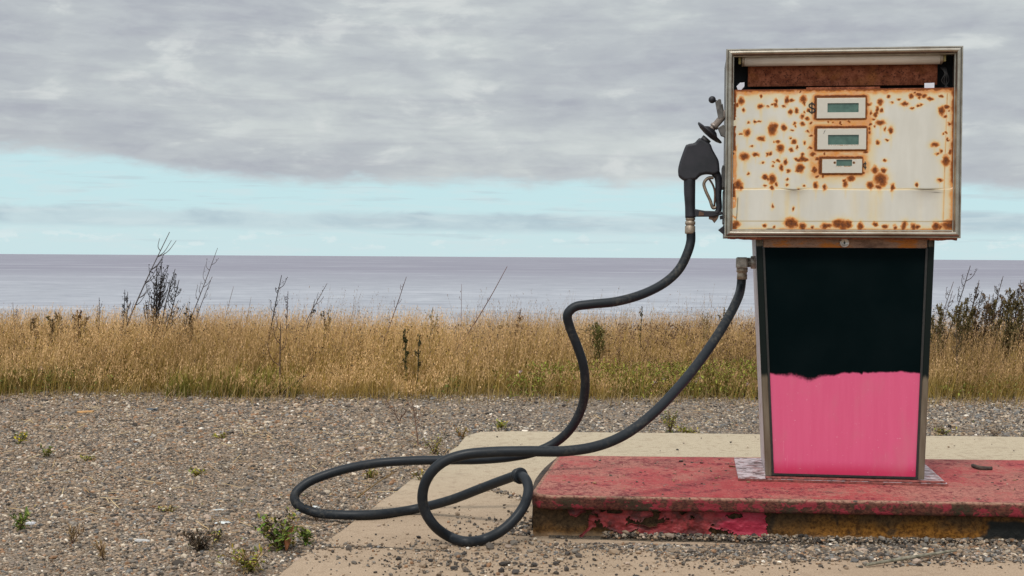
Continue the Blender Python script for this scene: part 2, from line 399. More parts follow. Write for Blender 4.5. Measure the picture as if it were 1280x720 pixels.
def _flk(t, p):
    co = obj_co(t); n = t.noise(co, 30, 5, .65); n2 = t.noise(co, 110, 4, .7)
    n3 = t.noise(co, 16, 5, .6)
    b = t.mix(t.rng(n, .35, .65), (.12, .013, .014), (.28, .033, .035)); b = t.mix(t.rng(n3, .48, .60), b, (.07, .013, .011)); b = t.mix(t.attr('hot'), b, t.mix(n, (.26, .010, .030), (.38, .028, .058)))
    b = t.mix(t.rng(n2, .60, .68, 0, .8), b, (.10, .03, .02)); b = t.mix(t.rng(n, .66, .74, 0, .6), b, (.5, .2, .18))
    setp(t, p, base=b, rough=.55, spec=.35, nrm=bump(t, n2, .4, .0015))
M['flake'] = mat('peeling_red_paint', _flk)
def _pad(t, p):
    co = obj_co(t); n = t.noise(co, 1.4, 5, .6); n2 = t.noise(co, 26, 5, .65); n3 = t.noise(co, 190, 4, .7); sp = t.node('ShaderNodeSeparateXYZ', {0: co})
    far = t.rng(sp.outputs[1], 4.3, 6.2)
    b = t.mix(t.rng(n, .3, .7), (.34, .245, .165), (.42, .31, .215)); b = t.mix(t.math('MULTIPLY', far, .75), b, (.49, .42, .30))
    b = t.mix(t.rng(n2, .50, .66, 0, .55), b, (.27, .19, .125)); b = t.mix(t.rng(t.noise(co, 5, 6, .7, .5), .55, .70, 0, .45), b, (.25, .185, .13)); b = t.mix(t.rng(n3, .53, .66, 0, .85), b, (.17, .12, .085)); b = t.mix(t.rng(n3, .44, .30, 0, .8), b, (.58, .48, .37)); b = t.mix(t.rng(t.noise(co, 420, 2, .6), .58, .70, 0, .7), b, (.10, .075, .06))
    setp(t, p, base=b, rough=.92, spec=.15, nrm=bump(t, t.math('ADD', n2, n3), .5, .003))
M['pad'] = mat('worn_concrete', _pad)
def _soil(t, p):
    co = obj_co(t); vo = t.node('ShaderNodeTexVoronoi', {'Vector': co, 'Scale': 130.}); n = t.noise(co, .8, 5, .6); n2 = t.noise(co, 160, 4, .7); n3 = t.noise(co, 9, 4, .6)
    sp = t.node('ShaderNodeSeparateXYZ', {0: co}); hs = t.node('ShaderNodeSeparateColor', {0: vo.outputs['Color']})
    b = t.mix(hs.outputs[0], (.145, .112, .084), (.33, .265, .205)); b = t.mix(t.rng(n3, .4, .7, 0, .5), b, (.16, .11, .075))
    b = t.mix(t.rng(t.math('ADD', sp.outputs[1], t.math('MULTIPLY', n, 1.2)), 8.8, 9.6), b, (.085, .065, .03))
    b = t.mix(t.rng(n2, .55, .75, 0, .6), b, (.06, .045, .035))
    setp(t, p, base=b, rough=.95, spec=.1, nrm=bump(t, t.math('SUBTRACT', 1., vo.outputs['Distance']), .8, .008))
M['soil'] = mat('gravelly_soil', _soil)
def _sea(t, p):
    co = obj_co(t); sp = t.node('ShaderNodeSeparateXYZ', {0: co})
    y = sp.outputs[1]
    w1 = t.noise(t.vmul(co, (.09, .10, 1)), 1, 7, .68); w2 = t.noise(t.vmul(co, (.006, .010, 1)), 1, 10, .74); w3 = t.noise(t.vmul(co, (.0012, .0016, 1)), 1, 8, .66)
    near = t.rng(y, 900, 170)
    b = t.mix(near, (.238, .232, .275), (.35, .362, .395))
    b = t.mix(t.rng(w2, .50, .64, 0, .5), b, (.45, .455, .49)); b = t.mix(t.rng(w3, .40, .56, .22, 0), b, (.195, .185, .225)); b = t.mix(t.math('MULTIPLY', near, t.rng(w1, .50, .38, 0, .6)), b, (.225, .235, .27)); b = t.mix(t.math('MULTIPLY', near, t.rng(w1, .54, .66, 0, .5)), b, (.47, .485, .51)); b = t.mix(t.math('MULTIPLY', t.rng(y, 330, 200), t.rng(t.noise(t.vmul(co, (.010, .11, 1)), 1, 7, .65, .4), .575, .63, 0, .28)), b, (.62, .64, .66))
    setp(t, p, base=b, rough=.55, ior=1.33, spec=.18, nrm=bump(t, t.math('ADD', w1, w2), .6, 1.0))
M['sea'] = mat('sea_water', _sea)
M['stone'] = vcol('stone', .85, .25)
M['blade'] = vcol('dry_blades', .8, .12)
M['leafy'] = vcol('weed_leaves', .7, .2)
M['twig'] = vcol('dead_twigs', .9, .1)
M['crack'] = simple('crack_dirt', (.035, .026, .018), (.10, .075, .05), 90, .95)
M['wood'] = simple('grey_wood', (.11, .10, .07), (.26, .23, .17), 60, .9)
M['darkwood'] = simple('dark_bark', (.03, .022, .018), (.09, .065, .05), 70, .9)

# ================================================================== SETTING
# ---- terrain
def terrain_z(x, y):
    x = np.asarray(x, float); y = np.asarray(y, float)
    z = -.016 + (fbm(x * 1.1, y * 1.1, 4, 3) - .5) * .03 * sstep(-1, 1, np.abs(x) + .5)
    z = z + sstep(7.5, 9.2, y) * .02 - np.clip(y - 9.2, 0, 6) * .050 - sstep(14.5, 40, y) * 11
    pad = sstep(-.9, -.35, x + .0 - (y - 3.75) * .148 + .0) * sstep(7.1, 6.6, y)
    return z * (1 - pad) + np.minimum(z, -.02) * pad
gx = np.concatenate([np.linspace(-400, -12, 24), np.linspace(-11, 11, 150), np.linspace(12, 400, 24)])
gy = np.concatenate([np.linspace(-200, 1, 24), np.linspace(1.3, 15, 110), np.linspace(15.5, 70, 30)])
X, Y = np.meshgrid(gx, gy); nv = X.size
idx = np.arange(nv).reshape(X.shape)
q = np.stack([idx[:-1, :-1], idx[:-1, 1:], idx[1:, 1:], idx[1:, :-1]], -1).reshape(-1, 4)
g = np_mesh('ground', np.stack([X.ravel(), Y.ravel(), terrain_z(X, Y).ravel()], 1), q, M['soil'], smooth=True); tag(g, kind='structure')
# ---- sea: one sheet to the horizon
SEA = -8.
ys = np.concatenate([np.linspace(-100, 400, 12), np.geomspace(450, 60000, 30)]); xs = np.concatenate([-np.geomspace(300, 60000, 16)[::-1], [0], np.geomspace(300, 60000, 16)])
X, Y = np.meshgrid(xs, ys); idx = np.arange(X.size).reshape(X.shape)
q = np.stack([idx[:-1, :-1], idx[:-1, 1:], idx[1:, 1:], idx[1:, :-1]], -1).reshape(-1, 4)
sea = np_mesh('sea', np.stack([X.ravel(), Y.ravel(), np.full(X.size, SEA)], 1), q, M['sea'], smooth=True); tag(sea, kind='structure')

# ---- concrete pad
a0 = ground(345, 718); a1 = ground(566, 562); a2 = ground(584, 544); a3 = ground(600, 539.5); a4 = ground(640, 539); a5 = ground(1280, 546)
left = (a1 - a0).normalized()
pts = [a0 - left * 3.2, a0, a0 + (a1 - a0) * .2, a0 + (a1 - a0) * .4, a0 + (a1 - a0) * .6, a0 + (a1 - a0) * .8, a1, a2, a3, a4]
pts = [Vector((p.x, p.y, 0)) for p in pts]
bk = (a5 - a4).normalized()
outl = []
for i in range(len(pts) - 1):
    n = max(2, int((pts[i + 1] - pts[i]).length / .04))
    for k in range(n):
        p = pts[i].lerp(pts[i + 1], k / n); w = (float(fbm(p.x * 6, p.y * 6, 4, 9)) - .5) * .035
        outl.append((p.x + w, p.y))
for k in range(160):
    p = a4 + bk * k * .035; outl.append((p.x, p.y + (float(fbm(p.x * 5, 1.3, 4, 19)) - .5) * .03))
outl += [(9, 6.75), (9, .5)]
bm = bmesh.new(); up = [bm.verts.new((x, y, 0)) for x, y in outl]; lo = [bm.verts.new((x, y, -.12)) for x, y in outl]
bm.faces.new(up[::-1]); n = len(up)
for i in range(n): bm.faces.new((up[i], up[(i + 1) % n], lo[(i + 1) % n], lo[i]))
bmesh.ops.recalc_face_normals(bm, faces=bm.faces[:])
ed = [e for e in bm.edges if e.verts[0].co.z == 0 and e.verts[1].co.z == 0]
bmesh.ops.bevel(bm, geom=ed, offset=.006, segments=2, affect='EDGES')
bmesh.ops.triangulate(bm, faces=[f for f in bm.faces if len(f.verts) > 4])
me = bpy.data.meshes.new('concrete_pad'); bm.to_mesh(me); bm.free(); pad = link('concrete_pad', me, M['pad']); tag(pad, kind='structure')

# ================================================================== PUMP ISLAND
island = empty('pump_island', (1.2, 4.6, 0))
tag(island, 'low red painted steel island with rusted peeling front carrying the pump', 'pump island')
def isl(p): return Vector(p) - Vector((1.2, 4.6, 0))
fl = ground(671, 616, ISL); f1 = ground(805, 621.5, ISL); f2 = ground(1280, 629.5, ISL); bl = ground(697, 569, ISL); br_ = ground(1280, 575.2, ISL)
fdir = (f2 - f1).normalized(); FR = f1 + fdir * 2.6; ldir = (bl - ground(672, 604, ISL)).normalized()
fx = f1 - fdir * (f1.x - .078)
corner = Vector((.085, fx.y, ISL)); corner = Vector((bl.x - ldir.x / ldir.y * (bl.y - fx.y), fx.y, ISL))
per = []
rc = .09
for k in range(9):                                       # rounded front left corner
    s = k / 8; p = (corner + ldir * rc).lerp(corner, s).lerp(corner.lerp(corner + fdir * rc, s), s); per.append(p)
n = int((FR - per[-1]).length / .012); e0 = per[-1]
for k in range(1, n + 1): per.append(e0.lerp(FR, k / n))
BR = Vector((FR.x + .02, br_.y - .02, ISL)); path_open = len(per)
n2_ = int((bl - BR).length / .1)
for k in range(0, n2_ + 1): per.append(BR.lerp(bl, k / n2_))
n = 24
for k in range(1, n): per.append(bl.lerp(per[0], k / n))
PP = np.array([(p.x, p.y) for p in per]); m = len(PP)
Tn = np.roll(PP, -1, 0) - np.roll(PP, 1, 0); Tn /= np.linalg.norm(Tn, axis=1)[:, None]; Nn = np.stack([Tn[:, 1], -Tn[:, 0]], 1)   # outward
prof = [(-.016, 0), (-.0045, -.0006), (-.0010, -.0032), (0, -.0085), (0, -.020), (0, -.032), (-.0005, -.0405), (-.005, -.0435), (-.05, -.0435)]
V = []; wear = []
arc = np.concatenate([[0], np.cumsum(np.linalg.norm(np.diff(PP, axis=0), axis=1))])
for j, (o_, z_) in enumerate(prof):
    nz = (fbm(arc * 30, np.full(m, j * 1.7), 4, 31) - .5) * (.006 if 3 <= j <= 7 else .0012)
    zz = (fbm(arc * 14, np.full(m, 4.), 3, 37) - .5) * (.004 if j >= 2 else .001)
    V.append(np.stack([PP[:, 0] + Nn[:, 0] * (o_ + nz), PP[:, 1] + Nn[:, 1] * (o_ + nz), ISL + z_ + zz], 1)); wear.append(np.full(m, (1., 1., .8, .1, 0, 0, 0, 0, 0)[j]))
V = np.vstack(V) - np.array([1.2, 4.6, 0]); wear = np.concatenate(wear)
Fq = [(j * m + i, (j + 1) * m + i, (j + 1) * m + (i + 1) % m, j * m + (i + 1) % m) for j in range(len(prof) - 1) for i in range(m)]
np_mesh('lip', V, Fq, M['lip'], island, True, {'wear': wear})
# top sheet: a fine grid clipped to the outline
bm = bmesh.new(); tv = [bm.verts.new((PP[i, 0] - Nn[i, 0] * .0135 - 1.2, PP[i, 1] - Nn[i, 1] * .0135 - 4.6, ISL + .0003)) for i in range(m)]
bm.faces.new(tv); bmesh.ops.triangulate(bm, faces=bm.faces[:])
bmesh.ops.recalc_face_normals(bm, faces=bm.faces[:])
if sum(f.normal.z for f in bm.faces) < 0: bmesh.ops.reverse_faces(bm, faces=bm.faces[:])
me = bpy.data.meshes.new('top_sheet'); bm.to_mesh(me); bm.free(); link('top_sheet', me, M['cap'], island)
# bent skirt on the left end
sk = MB(); rows = []
for i in range(25):
    s = i / 24; e = (corner + ldir * .10).lerp(bl, s); b_ = math.sin(math.pi * min(1, s * 1.02)) * .030
    rows.append([Vector((e.x + .004, e.y, ISL - .003)), Vector((e.x - b_ * .7, e.y, ISL - .006)), Vector((e.x - b_, e.y, ISL - .018)), Vector((e.x - b_ * .75, e.y, ISL - .05)), Vector((e.x - b_ * .4 - .003, e.y, .01))])
vs = [[sk.bm.verts.new(isl(p)) for p in r] for r in rows]
for a, b in zip(vs, vs[1:]):
    for k in range(4): sk.bm.faces.new((a[k], b[k], b[k + 1], a[k + 1])).smooth = True
M['skirt'] = simple('dark_rusty_skirt', (.02, .014, .01), (.07, .045, .03), 40, .9)
so = sk.build('bent_skirt', M['skirt'], island); md = so.modifiers.new('thick', 'SOLIDIFY'); md.thickness = .003

# fascia under the lip, recessed
FD = .034                                                # recess
fasc_left = corner + fdir * .012
def fas_pt(u, z, out_=0.):                               # u metres along the front
    p = fasc_left + fdir * u; nrm = Vector((fdir.y, -fdir.x, 0)); p = p - nrm * (FD - out_); return p.x - 1.2, p.y - 4.6, z
FL_ = (FR - fasc_left).length
nu, nz = 520, 26
uu = np.linspace(0, FL_, nu); zz = np.linspace(-.01, ISL - .040, nz); U, Z = np.meshgrid(uu, zz)
nrm = Vector((fdir.y, -fdir.x, 0))
def upix(px, py=660):                                    # picture column -> metres along the fascia
    d = ray(px, py); p0 = Vector((0, 0, H)); q0 = fasc_left - nrm * FD
    k = (q0 - p0).dot(nrm) / d.dot(nrm); p = p0 + d * k
    return (p - fasc_left).dot(fdir), p.z
nz_off = (fbm(U * 25, Z * 25, 5, 41) - .5) * .009
base = fasc_left - nrm * FD
Vf = np.stack([base.x + fdir.x * U + nrm.x * nz_off - 1.2, base.y + fdir.y * U + nrm.y * nz_off - 4.6, Z], -1).reshape(-1, 3)
u1 = upix(985)[0]; u0 = upix(955)[0]; ub = upix(1226)[0]; ub2 = upix(1300)[0]; nn = fbm(U * 18, Z * 18, 4, 47)
och = sstep(u0 - .02, u1 + .16, U + (nn - .5) * .3) * sstep(.095, .035, Z + (nn - .5) * .08)  # ochre rust low down; darker upper part also paints in shade under the lip
och = np.maximum(och, .55 * sstep(.045, .01, Z + (nn - .5) * .04))
blk = sstep(ub, ub + .02, U + (nn - .5) * .06) * sstep(ub2 + .05, ub2, U) * sstep(.075, .065, Z + (nn - .5) * .03)
blk = np.maximum(blk, sstep(.02, .0, np.abs(U - u0 - .035 + (nn - .5) * .10)) * .6)
blk = np.maximum(blk, sstep(.012, .0, np.abs(U - upix(1045)[0] + (nn - .5) * .06)) * sstep(.02, .07, Z) * .6)
sandy = sstep(.022, .004, Z + (nn - .5) * .03) * .7
idx = np.arange(U.size).reshape(U.shape)
q = np.stack([idx[:-1, :-1], idx[:-1, 1:], idx[1:, 1:], idx[1:, :-1]], -1).reshape(-1, 4)
np_mesh('fascia', Vf, q, M['fascia'], island, True, {'ochre': och.ravel(), 'black': blk.ravel(), 'sandy': sandy.ravel()})
# inner body behind (ends, back)
ib = MB(); il = fasc_left - nrm * .05 + fdir * .006; ir = FR - nrm * .05 - fdir * .05
ib.hexa([isl((il.x, il.y, -.01)), isl((ir.x, ir.y, -.01)), isl((BR.x - .05, BR.y - .05, -.01)), isl((bl.x + .015, bl.y - .03, -.01))],
        [isl((il.x, il.y, ISL - .042)), isl((ir.x, ir.y, ISL - .042)), isl((BR.x - .05, BR.y - .05, ISL - .042)), isl((bl.x + .015, bl.y - .03, ISL - .042))])
ib.build('body', M['skirt'], island)
# peeling paint: pieces cut from the photograph's outline, standing off the steel
def inpoly(px, py, poly):
    r = np.zeros(px.shape, bool); n = len(poly); j = n - 1
    for i in range(n):
        xi, yi = poly[i]; xj, yj = poly[j]
        c = ((yi > py) != (yj > py)) & (px < (xj - xi) * (py - yi) / (yj - yi + 1e-12) + xi); r ^= c; j = i
    return r
def zp(pts): return [upix(660 + a / 3.765, 600 + b / 3.765) for a, b in pts]
main = zp([(180, 118), (180, 132), (196, 162), (236, 168), (262, 145), (290, 150), (285, 214), (248, 250), (238, 268), (256, 262), (298, 226), (340, 200), (368, 220), (400, 236), (450, 250), (512, 228), (528, 268), (560, 286), (602, 292), (638, 256), (690, 262), (704, 274), (722, 298), (756, 270), (850, 262), (888, 250), (906, 234), (962, 245), (1010, 268), (1042, 282), (1064, 302), (1100, 300), (1132, 306), (1140, 290), (1124, 240), (1116, 140), (700, 128)])
holes = [zp([(458, 172), (500, 182), (530, 196), (560, 172), (600, 190), (648, 168), (636, 205), (570, 210), (520, 205), (480, 195)]), zp([(930, 165), (960, 152), (1010, 160), (1005, 172), (960, 180)])]
small = [zp([(82, 108), (86, 124), (120, 136), (160, 130), (168, 112)]), zp([(120, 322), (150, 300), (146, 280), (164, 276), (178, 300), (206, 312), (236, 308), (310, 322), (300, 334), (200, 336)]), zp([(1095, 316), (1150, 285), (1172, 268), (1160, 300), (1120, 322)])]
nu, nz = 420, 84
ulo, uhi = upix(675)[0], upix(975)[0]; uu = np.linspace(ulo, uhi, nu); zz = np.linspace(.0, ISL - .041, nz); U, Z = np.meshgrid(uu, zz)
jit = (fbm(U * 60, Z * 60, 4, 53) - .5); jit2 = (fbm(U * 60 + 9, Z * 60, 4, 59) - .5)
jf = fbm(U * 190, Z * 190, 3, 351) - .5; Uj = U + jit * .014 + jf * .010; Zj = Z + jit2 * .012 + jf * .009
msk = inpoly(Uj, Zj, main)
chip = fbm(U * 34, Z * 46, 4, 353); msk &= ~((chip < .34) & (U < upix(905)[0]))
for h_ in holes: msk &= ~inpoly(Uj, Zj, h_)
for s_ in small: msk |= inpoly(Uj, Zj, s_)
soft = msk.astype(float)
for _ in range(10): soft = (soft + np.roll(soft, 1, 0) + np.roll(soft, -1, 0) + np.roll(soft, 1, 1) + np.roll(soft, -1, 1)) / 5
curl = np.clip(1 - soft, 0, .55)
off = .008 + (fbm(U * 26, Z * 34, 5, 61) - .4) * .014 + curl * .024 * fbm(U * 15, Z * 15, 2, 67) + (.5 - Z / ISL) * .004
b0 = fasc_left - nrm * FD
Vp = np.stack([b0.x + fdir.x * U + nrm.x * off - 1.2, b0.y + fdir.y * U + nrm.y * off - 4.6, Z], -1).reshape(-1, 3)
idx = np.arange(U.size).reshape(U.shape)
q = np.stack([idx[:-1, :-1], idx[:-1, 1:], idx[1:, 1:], idx[1:, :-1]], -1); fm = msk[:-1, :-1] & msk[:-1, 1:] & msk[1:, 1:] & msk[1:, :-1]
q = q[fm]; used = np.unique(q); rm = np.full(U.size, -1); rm[used] = np.arange(len(used)); q = rm[q]
hot = sstep(upix(885)[0], upix(915)[0], U + jit * .1).ravel()
po = np_mesh('peeling_paint', Vp[used], q, M['flake'], island, True, {'hot': hot[used]})
po['label'] = 'torn sheet of curling red paint'
md = po.modifiers.new('thick', 'SOLIDIFY'); md.thickness = .0012; md.offset = -1

# ================================================================== FUEL PUMP
pump = empty('fuel_pump', O, YAW)
tag(pump, 'abandoned fuel pump with rust spotted white head and pink lower panel sprayed black', 'fuel pump')
HY = -.045                                               # front plane of the head
# --- pedestal corners
xl0, zt = L(944.5, 297); xr0, _ = L(1169, 297); xl1, zb = L(957, 598); xr1, _ = L(1155.5, 600); zb = .016; zt = L(1056, 292)[1]
DB = .40                                                 # depth
ped = MB(); e = .012
ped.hexa([(xl1 + .002, e, zb), (xr1 - .002, e, zb), (xr1 - .004, DB, zb), (xl1 + .004, DB, zb)], [(xl0 + .002, e, zt), (xr0 - .002, e, zt), (xr0 - .004, DB, zt), (xl0 + .004, DB, zt)], .004)
ped.build('pedestal', M['shell'], pump)
def side_x(z, left=True):
    k = (z - zb) / (zt - zb); return (xl1 + (xl0 - xl1) * k) if left else (xr1 + (xr0 - xr1) * k)
def spray_at(px_frac, z):                                # wavy, soft lower edge of the black paint
    zl = L(1056, 470)[1]
    return zl
PW = .0245; zband = L(1056, 310)[1]; zspray = L(1056, 469)[1]
for lf in (True, False):
    sgn = 1 if lf else -1; n = 60; V = []; sp = []
    for i in range(n + 1):
        z = zb + (zt - zb) * i / n; x = side_x(z, lf)
        ring = [(x, .03, z), (x, .004, z), (x + sgn * .003, 0, z), (x + sgn * (PW - .006), 0, z), (x + sgn * (PW - .003), .003, z), (x + sgn * (PW - .003), .03, z)]
        V += ring; sp += [float(sstep(zspray - .06, zspray + .05, z)) * (1 if z < zband else .55)] * 6
    Fq = [(i * 6 + k, i * 6 + k + 1, (i + 1) * 6 + k + 1, (i + 1) * 6 + k) for i in range(n) for k in range(5)]
    if not lf: Fq = [f[::-1] for f in Fq]
    np_mesh('corner_post', V, Fq, M['post'], pump, False, {'spray': sp})
for lf in (True, False):
    sg = 1 if lf else -1; gk = MB(); za, zc = zb + .006, zband
    gk.hexa([(side_x(za, lf) + sg * (PW - .0035), .0015, za), (side_x(za, lf) + sg * (PW + .0035), .0015, za), (side_x(za, lf) + sg * (PW + .0035), .009, za), (side_x(za, lf) + sg * (PW - .0035), .009, za)], [(side_x(zc, lf) + sg * (PW - .0035), .0015, zc), (side_x(zc, lf) + sg * (PW + .0035), .0015, zc), (side_x(zc, lf) + sg * (PW + .0035), .009, zc), (side_x(zc, lf) + sg * (PW - .0035), .009, zc)])
    gk.build('gasket', M['ink'], pump)
gk = MB(); gk.box(side_x(zb) + PW - .004, side_x(zb, False) - PW + .004, .0008, .010, zb + .001, zb + .0078); gk.build('gasket', M['ink'], pump)
# --- front panel
nx, nzp = 150, 230
k = np.linspace(0, 1, nzp); zz = zb + .0065 + (zband - zb - .0065) * k
V = []; spr = []; low = []
for z in zz:
    a = side_x(z, True) + PW + .001; b = side_x(z, False) - PW - .001; x = np.linspace(a, b, nx); f = (x - a) / (b - a)
    edge_z = zspray + (fbm(f * 9, np.full(nx, 2.), 4, 71) - .5) * .022 + (.006 - .016 * np.exp(-((f - .27) / .07) ** 2)) + .008 * (f > .62)
    soft = .010 + .020 * np.exp(-((f - .22) / .16) ** 2)
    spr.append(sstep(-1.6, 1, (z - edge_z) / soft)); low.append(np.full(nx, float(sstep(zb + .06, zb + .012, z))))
    V.append(np.stack([x, np.full(nx, .006) + .0015 * np.sin(f * 3.1) * 0, np.full(nx, z)], 1))
idx = np.arange(nx * nzp).reshape(nzp, nx); q = np.stack([idx[:-1, :-1], idx[:-1, 1:], idx[1:, 1:], idx[1:, :-1]], -1).reshape(-1, 4)
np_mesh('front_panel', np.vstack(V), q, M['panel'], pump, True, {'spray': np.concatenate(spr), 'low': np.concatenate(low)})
bd = MB(); a = side_x(zband) + PW - .001; b = side_x(zband, False) - PW + .001
bd.box(a, b, .001, .02, zband + .001, zt, .002); bd.build('top_band', M['rustband'], pump)
lk = MB(); lx, lz = L(1055.5, 303.5); lk.lathe([(.0001, 0), (.0145, 0), (.0155, .002), (.0155, .007), (.0125, .012), (.0115, .0095), (.0001, .0095)], (lx, .003, lz), (0, -1, 0), 24)
lko = lk.build('lock', simple('lock_metal', (.45, .42, .38), (.62, .58, .52), 60, .35, .6), pump); kh = MB(); kh.box(lx - .0012, lx + .0012, -.0092, -.006, lz - .005, lz + .005); kh.lathe([(.0001, 0), (.003, 0), (.003, .002), (.0001, .002)], (lx, -.0068, lz), (0, -1, 0), 12); kh.build('keyhole', M['ink'], lko)
# --- base plate
bx0 = L(923, 602, -.03)[0]; bx1 = L(1185, 607, -.03)[0]
pb = MB(); pb.box(bx0, bx1, -.028, DB + .05, .0015, .009, .0015); pb.build('base_plate', [M['plate']], pump)
pb = MB(); pb.box(bx0 - .002, bx1 + .001, -.031, -.0285, .0005, .0085, .0008); pb.build('base_edge', M['plate_edge'], pump)
pb = MB(); pb.box(xl1 - .002, bx1 - .006, -.0272, -.003, .0092, .0150, .002); pb.build('base_angle', M['plate_edge'], pump)
# --- head: box, opening, trim
fx0, fz1 = L(908, 61.5, HY); fx1, _ = L(1204.5, 56, HY); fz0 = L(1056, 297, HY)[1]; fz1 = L(1056, 59, HY)[1]
HD = HY + .43; th = .004; ins = .004
hb = MB()
hx0, hx1, hz0, hz1 = fx0 + ins, fx1 - ins, fz0 + .001, fz1 - ins
hb.box(hx0, hx1, HY + .012, HD, hz0, hz1); hb.bm.faces.ensure_lookup_table()
bmesh.ops.delete(hb.bm, geom=[f for f in hb.bm.faces if f.normal.y < -.9 or all(v.co.y < HY + .013 for v in f.verts)], context='FACES')
hs = hb.build('head_shell', M['shell_dark'], pump); md = hs.modifiers.new('thick', 'SOLIDIFY'); md.thickness = th; md.offset = -1
TRIM = [(0, .045), (0, .004), (.0012, .0015), (.0045, .0012), (.0055, .0032), (.0066, -.0005), (.0085, -.0042), (.0115, -.0068), (.0150, -.0070), (.0182, -.0048), (.0205, -.0008), (.0218, .0050), (.0235, .0090), (.0255, .0095), (.0265, .030)]
rect = [(fx0, fz0), (fx1, fz0), (fx1, fz1), (fx0, fz1)]; ctr = [(1, 1), (-1, 1), (-1, -1), (1, -1)]; NS = 24
tr = MB(); K = len(TRIM); rings = []
for c4 in range(4):
    a, b = rect[c4], rect[(c4 + 1) % 4]; ia, ib_ = ctr[c4], ctr[(c4 + 1) % 4]; sub = []
    for s in range(NS + 1):
        k = s / NS; r_ = []
        for u, v in TRIM:
            xa = a[0] + ia[0] * u; za = a[1] + ia[1] * u; xb = b[0] + ib_[0] * u; zb2 = b[1] + ib_[1] * u
            r_.append(tr.bm.verts.new((xa + (xb - xa) * k, HY + v, za + (zb2 - za) * k)))
        sub.append(r_)
    for p_, q_ in zip(sub, sub[1:]):
        for j in range(K - 1):
            f = tr.bm.faces.new((p_[j], p_[j + 1], q_[j + 1], q_[j])); f.smooth = (4 < j < 11)
bmesh.ops.recalc_face_normals(tr.bm, faces=tr.bm.faces[:])
tr.build('trim_frame', M['frame'], pump)
# underside rust fringe of the head
V = []; n = 240; pr = []
ff = MB(); xs_ = np.linspace(fx0 + .01, fx1 - .01, n); dd = fbm(xs_ * 40, xs_ * 0, 4, 83) * .010 - .001; dd *= np.where((xs_ < side_x(zt) + .03) | (xs_ > side_x(zt, False) - .03), 1, .3)
tp = [ff.bm.verts.new((x, HY + .010, fz0 + .002)) for x in xs_]; lw = [ff.bm.verts.new((x, HY + .016, fz0 - d_)) for x, d_ in zip(xs_, dd)]
for i in range(n - 1): ff.bm.faces.new((tp[i], tp[i + 1], lw[i + 1], lw[i]))
fo = ff.build('rust_fringe', M['rust'], pump); md = fo.modifiers.new('thick', 'SOLIDIFY'); md.thickness = .004
# --- face panel: dense sheet with rust and stain masks
FY = HY + .014
fpx0 = L(916, 200, FY)[0]; fpx1 = L(1197, 200, FY)[0]; fpz0 = fz0 + .0265; fpz1 = L(1056, 111.5, FY)[1]
nx, nz = 470, 300
xs_ = np.linspace(fpx0, fpx1, nx); zs_ = np.linspace(fpz0, fpz1, nz); XX, ZZ = np.meshgrid(xs_, zs_)
def px_of(x, z):                                         # pump plane -> picture scale used for the spot list
    ax, az = L(918, 111, FY); bx, bz = L(1193, 288, FY)
    return 918 + (x - ax) / (bx - ax) * 275, 111 + (z - az) / (bz - az) * 177
PX, PY = px_of(XX, ZZ)
w1 = fbm(PX * .30, PY * .30, 3, 91) - .5; w2 = fbm(PX * .30 + 50, PY * .30, 3, 97) - .5
QX = PX + w1 * 3.4; QY = PY + w2 * 3.4
s1 = [(230,350,11),(205,425,4),(175,425,5),(288,460,21),(300,445,12),(342,452,11),(168,475,13),(138,480,6),(235,503,12),(390,518,9),(315,518,7),(192,540,5),(325,550,16),(378,557,7),(405,545,6),(277,572,7),(157,587,18),(210,578,9),(242,617,4),(350,612,9),(315,607,6),(332,638,11),(293,633,5),(367,655,7),(430,600,13),(448,606,8),(420,640,17),(432,578,6),(175,670,4),(255,685,10),(288,692,15),(300,345,8),(305,325,7),(355,322,13),(376,326,8),(340,350,6),(372,380,9),(400,372,9),(432,318,13),(428,400,8),(430,435,8),(440,340,5),(452,410,7),(470,430,6),(455,470,5),(412,605,7),(790,335,12),(778,370,9),(830,310,6),(795,432,14),(842,468,11),(825,512,4),(782,525,7),(905,345,11),(935,308,9),(970,303,12),(995,310,9),(1022,322,9),(1045,535,12),(1075,568,6),(1098,610,18),(1075,380,14),(1092,405,7),(1070,310,7),(1098,362,9),(770,655,12),(812,655,9),(817,608,5),(480,578,11),(490,655,11),(725,570,8),(533,577,5),(470,550,8),(750,385,8),(760,415,6),(745,475,6),(735,345,9),(645,428,5),(605,432,6),(1110,440,6),(1108,515,5),(1118,570,9),(138,325,14),(120,345,7),(150,368,5),(232,305,6),(265,352,4),(208,424,4),(500,600,8),(745,440,6),(770,395,8)]
s2 = [(330,38,10),(365,52,5),(290,92,16),(255,80,8),(268,92,6),(310,115,6),(255,125,5),(290,132,8),(360,120,5),(358,95,4),(425,40,15),(412,52,8),(440,125,4),(495,122,11),(537,132,9),(635,115,12),(660,88,14),(630,97,6),(770,50,12),(797,90,26),(805,105,18),(750,120,15),(788,130,12),(812,50,9),(852,130,10),(965,120,5),(1072,98,8),(1098,10,14),(128,118,18),(112,130,9),(142,132,8),(242,15,4),(175,68,4),(485,45,9),(500,80,7),(530,75,6),(715,65,7),
      (380,300,24),(362,303,12),(400,303,12),(435,316,15),(256,312,7),(540,313,14),(556,310,12),(600,303,20),(625,310,20),(648,306,16),(662,297,6),(706,315,13),(775,303,10),(820,314,10),(868,318,9),(910,303,12),(906,314,11),(950,316,12),(970,317,9),(1055,314,16),(1075,316,9),(1115,308,24),(1135,300,22),(118,306,15),(112,318,10),(300,318,4),(480,318,5)]
rust = np.zeros_like(PX); stain = .05 * sstep(.45, .62, fbm(PX * .03, PY * .02, 4, 301)) * sstep(1120, 1040, PX) + .02
rq = random.Random(5)
